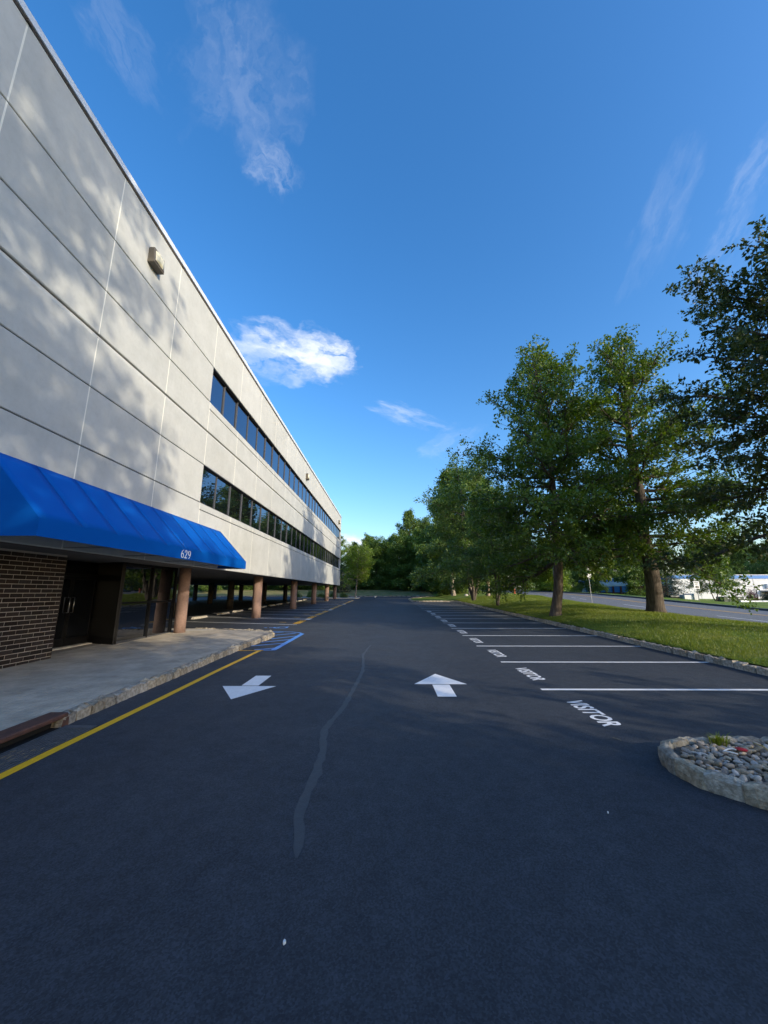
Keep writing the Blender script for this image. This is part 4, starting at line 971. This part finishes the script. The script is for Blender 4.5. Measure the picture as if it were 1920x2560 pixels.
tree(pW2, 'oak_tree', 'tall tree with thick pale trunk at the far end of the lawn', TE, 1.0, sc=1.0, bark='bark_pale', leafm='leaf_wood')
tree(pW2, 'oak_tree', 'pale-trunked tree with root flare behind the multi-stemmed trees', TF, 2.0, sc=.74, bark='bark_pale', leafm='leaf_wood')
# trees beside and behind the camera: their shade falls on the facade and the lot
for x, y, rz, s in ((14.0, -10.4, .5, 1.50), (17.5, -22, 2.2, 1.05)):
    tree(pA if s > 1.08 else pR, 'oak_tree', 'tall leafy oak on the lawn behind the pebble island', (x, y, terr(x, y)), rz, sc=s, group='oaks along the near end of the lawn', leafm='leaf_oak')
for x, y, rz, s in ((10.4, -6.3, .5, 1.15), (18.6, -10.8, 2.0, 1.2)):  # small trees out of view, added so the near asphalt lies in shade
    tree(pC, 'ornamental_tree', 'small round unseen tree added behind the pebble island to shade the asphalt', (x, y, terr(x, y)), rz, sc=s, group='small unseen trees added to shade the near asphalt', leafm='leaf_wood')
# slender tree, spruce and shrubs at the far end of the building
struct(MB().prism([(-14.5, 58), (-5.2, 58), (-4.4, 58.6), (-4.4, 61.8), (-5.2, 62.4), (-14.5, 62.4)], lotz(0), lotz(.13)).build('planting_bed', M['concrete']))
tree(pS, 'young_tree', 'slender young tree with bright yellow-green crown at the far building corner', (-5.0, 60.4, SLOPE*60.4+.1), .7, bark='bark_pale', leafm='leaf_lite', sc=1.0)
tree(pE, 'spruce_tree', 'blue-green spruce with layered boughs behind the slender tree', (-9.0, 77, terr(-9, 77)), 0, sc=.78, leafm='leaf_ever')
def shrub_proto(seed, r, h, n, leaf):
    q = np.random.RandomState(seed); c = q.normal(0, 1, (n, 3)); c /= np.linalg.norm(c, axis=1, keepdims=True); c *= q.uniform(.55, 1.05, (n, 1))*(1+.25*np.sin(c[:, :1]*5+seed)); c[:, 2] = np.abs(c[:, 2]); c *= np.array([r, r, h])
    d = c/np.array([r, r, h])*.6+q.normal(0, .7, (n, 3)); d /= np.linalg.norm(d, axis=1, keepdims=True); nn = q.normal(0, .6, (n, 3)); nn[:, 2] += .6; sd = np.cross(d, nn); sd /= np.linalg.norm(sd, axis=1, keepdims=True)
    l = leaf*q.uniform(.6, 1.2, (n, 1)); V = np.stack([c, c+d*l*.5+sd*l*.3, c+d*l, c+d*l*.5-sd*l*.3], 1)
    cr = qmesh('foliage', V.reshape(-1, 3), 4)
    P = [(np.array([[0, 0, -.05], [math.cos(a)*r*.3, math.sin(a)*r*.3, h*.4], [math.cos(a)*r*.6, math.sin(a)*r*.6, h*.8]]), np.array([.03, .02, .008])) for a in np.linspace(0, 6, 6)]
    V, F = tubes_batch(P, 5); st = mesh('stems', V.tolist(), [tuple(f) for f in F.tolist()]); return st, cr
pSh = shrub_proto(3, .7, .8, 2600, .09); pSh2 = shrub_proto(5, 1.6, 2.6, 6000, .16)
def shrub(pr, name, label, loc, sc, group=None, leafm='leaf_wood', sz=None, cat='shrub'):
    t = thing(name, label, cat, loc, loc[0], group); t.scale = (sc, sc, sz or sc)
    for nm, me, m in (('stem', pr[0], M['bark']), ('foliage', pr[1], M[leafm])):
        o = bpy.data.objects.new(nm, me); COL.objects.link(o); o.parent = t
        if not me.materials: me.materials.append(m)
        elif me.materials[0] != m: o.material_slots[0].link = 'OBJECT'; o.material_slots[0].material = m
    return t
for x, y, s in ((-6.8, 60, .9), (-8.6, 61.3, 1.0), (-10.4, 60.2, .8), (-12, 61, 1.1), (-9.5, 59, .7), (-14, 60, 1.0)):
    shrub(pSh, 'shrub', 'low dark green shrub in the gravel bed at the building end', (x, y, SLOPE*y+.12), s, 'shrubs in the bed at the building end')
# woods beyond the far end
WG = 'trees of the woods beyond the lot'
wr = random.Random(17)
big = (4.9, 89)
tree(pW2, 'forest_tree', 'tallest open-crowned tree standing above the woods beyond the lot', (4.9, 89, terr(4.9, 89)), .3, sc=.93, leafm='leaf_lite' if False else 'leaf_wood')
LW1 = 'round leafy tree in the dense woods beyond the lot'; LW2 = 'upright oak-like tree in the dense woods beyond the lot'; LW3 = 'low bushy tree on the edge of the woods beyond the lot'
for x, y, k, s in [(-26, 92, 1, .75), (-19, 96, 2, .62), (-13, 90, 1, .68), (-8.5, 97, 2, .62), (-4.5, 93, 1, .72), (.5, 95, 2, .66), (9, 94, 1, .95), (13, 86, 2, .85), (17, 95, 1, .9),
                   (7.5, 80, 3, 1.0), (11, 76, 1, .8), (15.5, 79, 3, 1.1), (14.5, 68, 1, .8), (-2, 84, 3, .85), (-7, 85, 3, .7), (2.5, 82, 3, .9), (-15, 84, 3, .8), (-22, 83, 3, .85), (-30, 84, 3, .95), (-36, 78, 1, .7),
                   (-38, 64, 3, .9), (-40, 52, 1, .6), (-39, 42, 3, 1.0), (-44, 70, 2, .7), (-42, 33, 1, .6), (-40, 24, 3, .9), (22, 102, 1, .9), (10.5, 66, 3, .75)]:
    tree((pW1, pW2, pW3)[k-1], 'forest_tree', (LW1, LW2, LW3)[k-1], (x, y, terr(x, y)), wr.uniform(0, 6.28), sc=s*wr.uniform(.95, 1.05), group=(WG+': round', WG+': upright', WG+': bushy')[k-1], leafm='leaf_mid' if k == 3 or x < 0 else 'leaf_wood')
# woods and street trees across the road
RG = 'trees across the road'
LR = ('round leafy tree across the road among the low buildings', 'tall tree across the road behind the buildings', 'low bushy tree across the road')
for x, y, k, s, lm in [(33, 100, 1, .9, 'leaf_wood'), (39, 108, 2, .85, 'leaf_wood'), (46, 104, 1, .95, 'leaf_wood'), (54, 110, 2, .8, 'leaf_wood'), (62, 106, 1, .8, 'leaf_wood'), (72, 108, 1, .8, 'leaf_wood'), (82, 104, 2, .7, 'leaf_wood'), (92, 100, 1, .75, 'leaf_wood'), (102, 92, 1, .75, 'leaf_wood'), (87.5, 101, 1, .8, 'leaf_wood'),
                       (30.8, 74, 3, .75, 'leaf_lite'), (34, 66, 1, .62, 'leaf_wood'), (38.5, 60, 1, .58, 'leaf_wood'), (36, 86, 3, 1.0, 'leaf_wood'), (25, 112, 3, 1.3, 'leaf_lite'), (30, 118, 1, 1.0, 'leaf_wood'), (19, 118, 2, .9, 'leaf_wood'), (68, 84, 1, .62, 'leaf_wood'), (79, 80, 3, .9, 'leaf_wood')]:
    tree((pW1, pW2, pW3)[k-1], 'street_tree', LR[k-1], (x, y, terr(x, y)), wr.uniform(0, 6.28), sc=s, group=RG+(': round', ': tall', ': bushy')[k-1], leafm=lm)
tree(pC, 'street_tree', 'small spreading tree right behind the speed limit sign', (37.3, 45.0, terr(37.3, 45)), 1.5, sc=.62, leafm='leaf_wood')
tree(pE, 'pine_tree', 'dark evergreen with tall bare trunk across the road beside the brick block', (37.0, 52.0, terr(37, 52)), .4, sc=.95, leafm='leaf_ever')
# undergrowth at the foot of the woods
q = np.random.RandomState(77); n = 45000
ux = q.uniform(-45, 18, n); uy = 84+q.gamma(2, 2.2, n)+1.5*np.sin(ux*.7)-np.where(ux > 9, 8, 0); hgt = .6+2.6*np.abs(np.sin(ux*.9+uy*.5))*q.uniform(.2, 1, n)
c = np.stack([ux, uy, terr(ux, uy)+hgt*q.uniform(0, 1, n)], 1); d = q.normal(0, 1, (n, 3)); d /= np.linalg.norm(d, axis=1, keepdims=True); sd = np.cross(d, q.normal(0, 1, (n, 3))); sd /= np.linalg.norm(sd, axis=1, keepdims=True); l = q.uniform(.18, .42, (n, 1))
ug = place('undergrowth', qmesh('undergrowth', np.stack([c, c+d*l*.5+sd*l*.3, c+d*l, c+d*l*.5-sd*l*.3], 1).reshape(-1, 3), 4, M['leaf_wood'])); tag(ug, 'tangled green undergrowth along the foot of the woods', 'undergrowth', kind='stuff')
# grass blades on the lawn
n = 150000; gx = KX+.15+(RX0-KX-.3)*q.uniform(0, 1, n)**1.25; gy = 5+43*q.uniform(0, 1, n)**1.6; gzv = terr(gx, gy)
a = q.uniform(0, 2*PI, n); h = q.uniform(.03, .075, n)*(1+.5*np.sin(gx*1.3)*np.sin(gy*.9)); sc_ = 1+gy/30.
lx = q.normal(0, .5, n)*h; ly = q.normal(0, .5, n)*h; wd = .006*sc_
V = np.stack([np.stack([gx-np.cos(a)*wd, gy-np.sin(a)*wd, gzv-.005], 1), np.stack([gx+np.cos(a)*wd, gy+np.sin(a)*wd, gzv-.005], 1), np.stack([gx+lx, gy+ly, gzv+h*sc_**.5], 1)], 1)
gb = place('grass', qmesh('grass', V.reshape(-1, 3), 3, M['blade'])); tag(gb, 'short mown grass blades over the lawn', 'grass', kind='stuff')

# ------------------------------------------------------------------ street furniture
def sign_post(loc, h, name, label, cat, panels, m='galv', lean=(0, 0), r=.03):
    t = thing(name, label, cat, loc); x, y, z = loc
    MB().tube([(x, y, z-.1), (x+lean[0], y+lean[1], z+h)], r, 6).build('post', M[m], t)
    return t
p = at_lawn(1480.5, 1508.7); x, y, z = p
t = sign_post((x, y, z), 3.15*y/36, 'street_sign', 'white sign plates on a thin leaning steel post at the lawn edge', 'sign', None, lean=(-.09, 0), r=.032)
MB().box(x-.10-.17, x-.10+.10, y-.05, y-.035, z+2.35*y/36, z+3.18*y/36).build('sign_plate', M['sign_white'], t, bevel=.004)
MB().box(x-.02, x+.17, y-.03, y-.015, z+2.3*y/36, z+3.0*y/36).build('sign_plate', M['galv'], t, bevel=.004)
x, y, z = 30.5, 38.7, terr(30.5, 38.7)
t = sign_post((x, y, z), 2.0, 'speed_sign', 'white SPEED LIMIT 40 sign on a leaning post across the road', 'sign', None, lean=(-.10, 0), m='timber')
xs_ = x-.08
sp = MB().box(xs_-.28, xs_+.28, y-.06, y-.045, z+1.25, z+1.98).build('sign_plate', M['sign_white'], t, bevel=.006)
def wall_text(body, m, parent, x0, y, z0, w, h, name, bold=.02):
    me, V = text_mesh(body, bold); P = np.column_stack([x0+V[:, 0]*w, np.full(len(V), y), z0+V[:, 1]*h])-np.array(wloc(parent))[None]
    me.vertices.foreach_set('co', P.ravel()); me.materials.append(m); me.update(); return place(name, me, parent)
wall_text('40', M['sign_black'], sp, xs_-.19, y-.066, z+1.31, .38, .26, 'legend', .05)
wall_text('SPEED', M['sign_black'], sp, xs_-.2, y-.066, z+1.82, .40, .09, 'legend'); wall_text('LIMIT', M['sign_black'], sp, xs_-.16, y-.066, z+1.67, .32, .09, 'legend')
def hydrant(loc, m, label):
    t = thing('fire_hydrant', label, 'hydrant', loc)
    MB().lathe(loc, [(.16, -.05), (.16, .03), (.11, .05), (.10, .45), (.13, .47), (.13, .50), (.10, .56), (.05, .63), (.03, .64), (.03, .69)], 14).build('barrel', m, t, smooth=True)
    x, y, z = loc
    for d in ((-1, 0), (1, 0), (0, -1)): MB().tube([(x+d[0]*.08, y+d[1]*.08, z+.38), (x+d[0]*.19, y+d[1]*.19, z+.38)], .055, 10).build('outlet_cap', m, t)
hydrant((17.0, 52.6, terr(17.0, 52.6)), M['red_paint'], 'orange-red fire hydrant beside the timber utility pole')
def utility_pole(loc, h, label, arms=True):
    t = thing('utility_pole', label, 'utility pole', loc); x, y, z = loc
    MB().tube([(x, y, z-.2), (x+.02, y, z+h*.5), (x, y, z+h)], [.17, .145, .11], 10).build('pole', M['timber'], t, smooth=True)
    for dz in (.5, 1.2):
        MB().box(x-1.1, x+1.1, y-.05, y+.05, z+h-dz-.06, z+h-dz+.06).build('cross_arm', M['timber'], t)
        for dx in (-1, -.45, .45, 1): MB().lathe((x+dx, y, z+h-dz+.06), [(.03, 0), (.05, .04), (.03, .1), (.045, .14)], 8).build('insulator', M['grey_box'], t)
pp = at_lawn(1284.8, 1483.4); utility_pole(tuple(pp), 11.5, 'pale timber utility pole on the lawn edge by the hydrant')
p2 = (29.9, 70.0, terr(29.9, 70)); utility_pole(p2, 11.5, 'timber utility pole on the far side of the road with guy wires')
tag(MB().tube([(p2[0]+.05, p2[1], p2[2]+7), (p2[0]+2.6, p2[1]-.6, p2[2]-.1)], .02, 5).build('guy_wire', M['straw']), 'yellow sleeved guy wire bracing the pole across the road', 'wire')
zt = pp.z+11
for k, (dx, dz) in enumerate(((-1, .1), (-.45, .1), (.45, -.6), (1, -.6), (0, -2.0), (0, -2.6))):
    P = []
    a = Vector((pp.x+dx, pp.y, zt+dz)); b = Vector((17.8+dx, 4.0, zt-1.6+dz))
    for s in np.linspace(0, 1, 18): P.append(a.lerp(b, s)-Vector((0, 0, 1.1*4*s*(1-s))))
    tag(MB().tube(P, .016, 4).build('power_line', M['wire']), 'black overhead power line strung above the lawn edge', 'wire', 'overhead lines above the lawn edge')
# road kerb on the far side
ky = np.linspace(-30, 150, 91); V = []; F = []
for i, y in enumerate(ky):
    z = zroad(y); V += [(RX1, y, z-.05), (RX1, y, z+.15), (RX1+.26, y, z+.15), (RX1+.26, y, z-.05)]
    if i: F += [(4*i-4+k, 4*i-4+(k+1), 4*i+(k+1), 4*i+k) for k in range(3)]
struct(MB().add(V, F).build('road_kerb', M['iron']))
# buildings across the road
zg = -.6
WH = thing('warehouse', 'white warehouse with a blue band along its roof edge', 'building', (60, 68, zg))
MB().box(48, 95, 66, 98, zg, 4.05).build('wall', M['white_wall'], WH); MB().box(47.93, 95.07, 65.93, 98.07, 4.05, 4.62).build('fascia_band', M['blue_band'], WH); MB().box(47.9, 95.1, 65.9, 98.1, 4.62, 4.74).build('roof_edge', M['white_wall'], WH)
for x in (52.5, 57, 61.5, 66, 70.5): MB().box(x-.02, x+.02, 65.975, 66.01, zg, 4.05).build('wall_joint', M['grey_box'], WH)
MB().box(62.4, 66.4, 64.6, 66.0, 1.92, 2.12).build('dock_canopy', M['grey_box'], WH)
dk = MB().box(63.0, 65.9, 65.90, 65.99, .1, 1.9).build('dock_door', M['grey_box'], WH)
for i in range(5): MB().box(63.0, 65.9, 65.87, 65.897, .2+.34*i, .2+.34*i+.30).build('door_slat', M['soffit'], dk)
MB().box(63.4, 64.6, 65.6, 65.98, 2.5, 3.2).build('vent_box', M['coping'], WH)
BB = thing('brick_building', 'low red brick building with blue window hoods along the road', 'building', (45, 76, zg))
MB().box(45, 47.95, 67.5, 89, zg, 2.95).build('wall', M['red_brick'], BB); MB().box(44.9, 47.94, 67.4, 89.1, 2.95, 3.22).build('roof_edge', M['white_wall'], BB)
for i in range(7):
    y = 71.0+i*2.55; w_ = 1.5 if i < 6 else 2.6
    wn = MB().box(44.955, 45.02, y, y+w_, .5, 1.75).build('window', FD, BB); MB().box(44.93, 44.953, y+.08, y+w_-.08, .58, 1.67).build('pane', M['glass_dark'], wn)
    MB().box(44.82, 44.99, y-.05, y+w_+.05, 1.78, 2.93).build('window_hood', M['blue_band'], BB)
wn = MB().box(44.95, 45.02, 68.2, 69.9, 1.5, 2.2).build('window', M['grey_box'], BB)
tag(MB().tube([(41.5, 66.2, .2), (41.3, 66.2, 3.4)], .12, 10).build('white_post', M['litter_white']), 'white painted post in front of the blue window hoods', 'post')
hydrant((36.0, 52.6, terr(36, 52.6)+.35), M['litter_white'], 'white hydrant on the verge before the brick building')
for i, x in enumerate((42.6, 43.9)):
    t = thing('transformer', ('green metal transformer cabinet beside the white warehouse', 'green metal transformer cabinet next to its twin, farther from the sign')[i], 'cabinet', (x, 50, .3)); MB().box(x-.6, x+.6, 49.4, 50.6, .2, 1.28).build('cabinet', M['green_box'], t, bevel=.02); MB().box(x-.02, x+.02, 49.375, 49.399, .4, 1.2).build('door_seam', M['black'], t); MB().box(x-.12, x+.08, 49.375, 49.398, 1.02, 1.14).build('warning_label', M['litter_white'], t)
t = thing('enclosure', 'pale box enclosure with a white end wall near the speed limit sign', 'enclosure', (38.2, 50, .3)); MB().box(37.55, 38.6, 49.9, 51.5, .3, 1.5).build('wall', M['coping'], t); MB().box(38.62, 39.05, 49.7, 51.5, .3, 1.66).build('end_wall', M['white_wall'], t)
t = thing('utility_cabinet', 'dark blue-grey cabinet beside the pale enclosure', 'cabinet', (36.7, 50.5, .5)); MB().box(36.1, 37.2, 50.3, 51.3, .4, 1.4).build('cabinet', M['frame_dark'], t, bevel=.02); MB().box(36.1, 37.2, 50.27, 50.297, 1.25, 1.4).build('lid', M['grey_box'], t)
for i, (a, b) in enumerate(((43.5, 44.6), (44.65, 46.1), (46.15, 47.3))):
    tag(MB().add([(a, 48.6, .1), (b, 48.6, .1), (b, 49.2, .1), (a, 49.2, .1), (a, 48.8, .82), (b, 48.8, .82), (b, 49.0, .82), (a, 49.0, .82)], [(0, 1, 5, 4), (1, 2, 6, 5), (2, 3, 7, 6), (3, 0, 4, 7), (4, 5, 6, 7)]).build('concrete_barrier', M['white_wall'] if i else M['coping']), 'pale concrete barrier block on the grass before the warehouse', 'barrier', 'barrier blocks before the warehouse')
x, y = 31.2, 31.6; tag(MB().prism([(x-.07, y-.05), (x+.07, y-.05), (x+.07, y+.05), (x-.07, y+.05)], terr(x, y)-.1, terr(x, y)+.36).build('marker_post', M['orange'], bevel=.01), 'short orange marker post on the verge across the road', 'post')
shrub(pSh2, 'purple_shrub', 'slim purple-leaved shrub against the white warehouse', (47.4, 51.5, .2), .36, leafm='leaf_red', sz=.72)
shrub(pSh2, 'cone_shrub', 'dark green conical shrub against the white warehouse', (49.4, 51.5, .2), .40, leafm='leaf_ever', sz=.62)
tag(MB().tube([(48.3, 51.6, .2), (48.25, 51.6, 2.15)], .05, 6).box(47.9, 48.7, 51.55, 51.65, 2.1, 2.18).build('t_post', M['frame_dark']), 'dark T-topped post between the purple and conical shrubs', 'post')
shrub(pSh2, 'roadside_shrub', 'yellow-green rounded shrub at the end of the brick building', (43.5, 92, terr(43.5, 92)), 1.1, leafm='leaf_lite')
# white barrier at the road crest
t = thing('road_barrier', 'small white sign board standing at the crest of the road', 'barrier', (27.8, 84, zroad(84))); z = zroad(84)
MB().box(27.0, 28.6, 83.95, 84.05, z+.35, z+1.0).build('board', M['sign_white'], t)
for x in (27.1, 28.5): MB().box(x-.05, x+.05, 83.9, 84.1, z-.05, z+.9).build('leg', M['grey_box'], t)
# pale rocks and stump on the far lawn
p = at_lawn(1166, 1489.5); tag(MB().add([tuple(Vector(v.co)*.28+Vector(p)) for v in PBM[2].vertices], [tuple(f.vertices) for f in PBM[2].polygons]).build('rock', M['concrete'], smooth=True), 'pale round rock on the far lawn between tree trunks', 'rock')
p = at_lawn(1175, 1487); t = thing('dead_stump', 'forked pale dead stump among the far lawn trees', 'stump', tuple(p)); MB().tube([p, p+Vector((-.05, 0, 1.2)), p+Vector((-.3, 0, 2.6))], [.22, .16, .06], 8).build('stem', M['bark_pale'], t); MB().tube([p+Vector((.1, 0, 0)), p+Vector((.22, 0, 1.4)), p+Vector((.2, 0, 2.9))], [.14, .12, .05], 8).build('stem', M['bark_pale'], t)
# background seen through the open ground floor
t = thing('far_house', 'pale beige building glimpsed beneath the office through trees', 'building', (-52, 62, 1.4)); MB().box(-62, -47, 56, 76, .8, 5.4).build('wall', M['beige'], t); MB().add([(-62.5, 55.5, 5.4), (-46.5, 55.5, 5.4), (-46.5, 76.5, 5.4), (-62.5, 76.5, 5.4), (-54.5, 55.5, 8), (-54.5, 76.5, 8)], [(0, 1, 4), (1, 2, 5, 4), (2, 3, 5), (3, 0, 4, 5), (0, 3, 2, 1)]).build('roof', M['soffit'], t)
for y in (58.5, 62.5, 66.5, 70.5):
    wn = MB().box(-47.02, -46.96, y, y+1.6, 2.3, 3.9).build('window', M['white_wall'], t); MB().box(-46.958, -46.94, y+.1, y+1.5, 2.4, 3.8).build('pane', M['glass_dark'], wn)
for i, (x, y, s) in enumerate(((-33.5, 40, 1.0), (-34, 46, .9), (-33.6, 53, 1.1), (-34.2, 59, .9), (-33.5, 66, 1.0), (-34, 34, 1.0))):
    shrub(pSh, 'hedge_shrub', 'low shrub along the lot edge behind the office building', (x, y, terr(x, y)), s*1.3, 'shrubs along the rear lot edge')
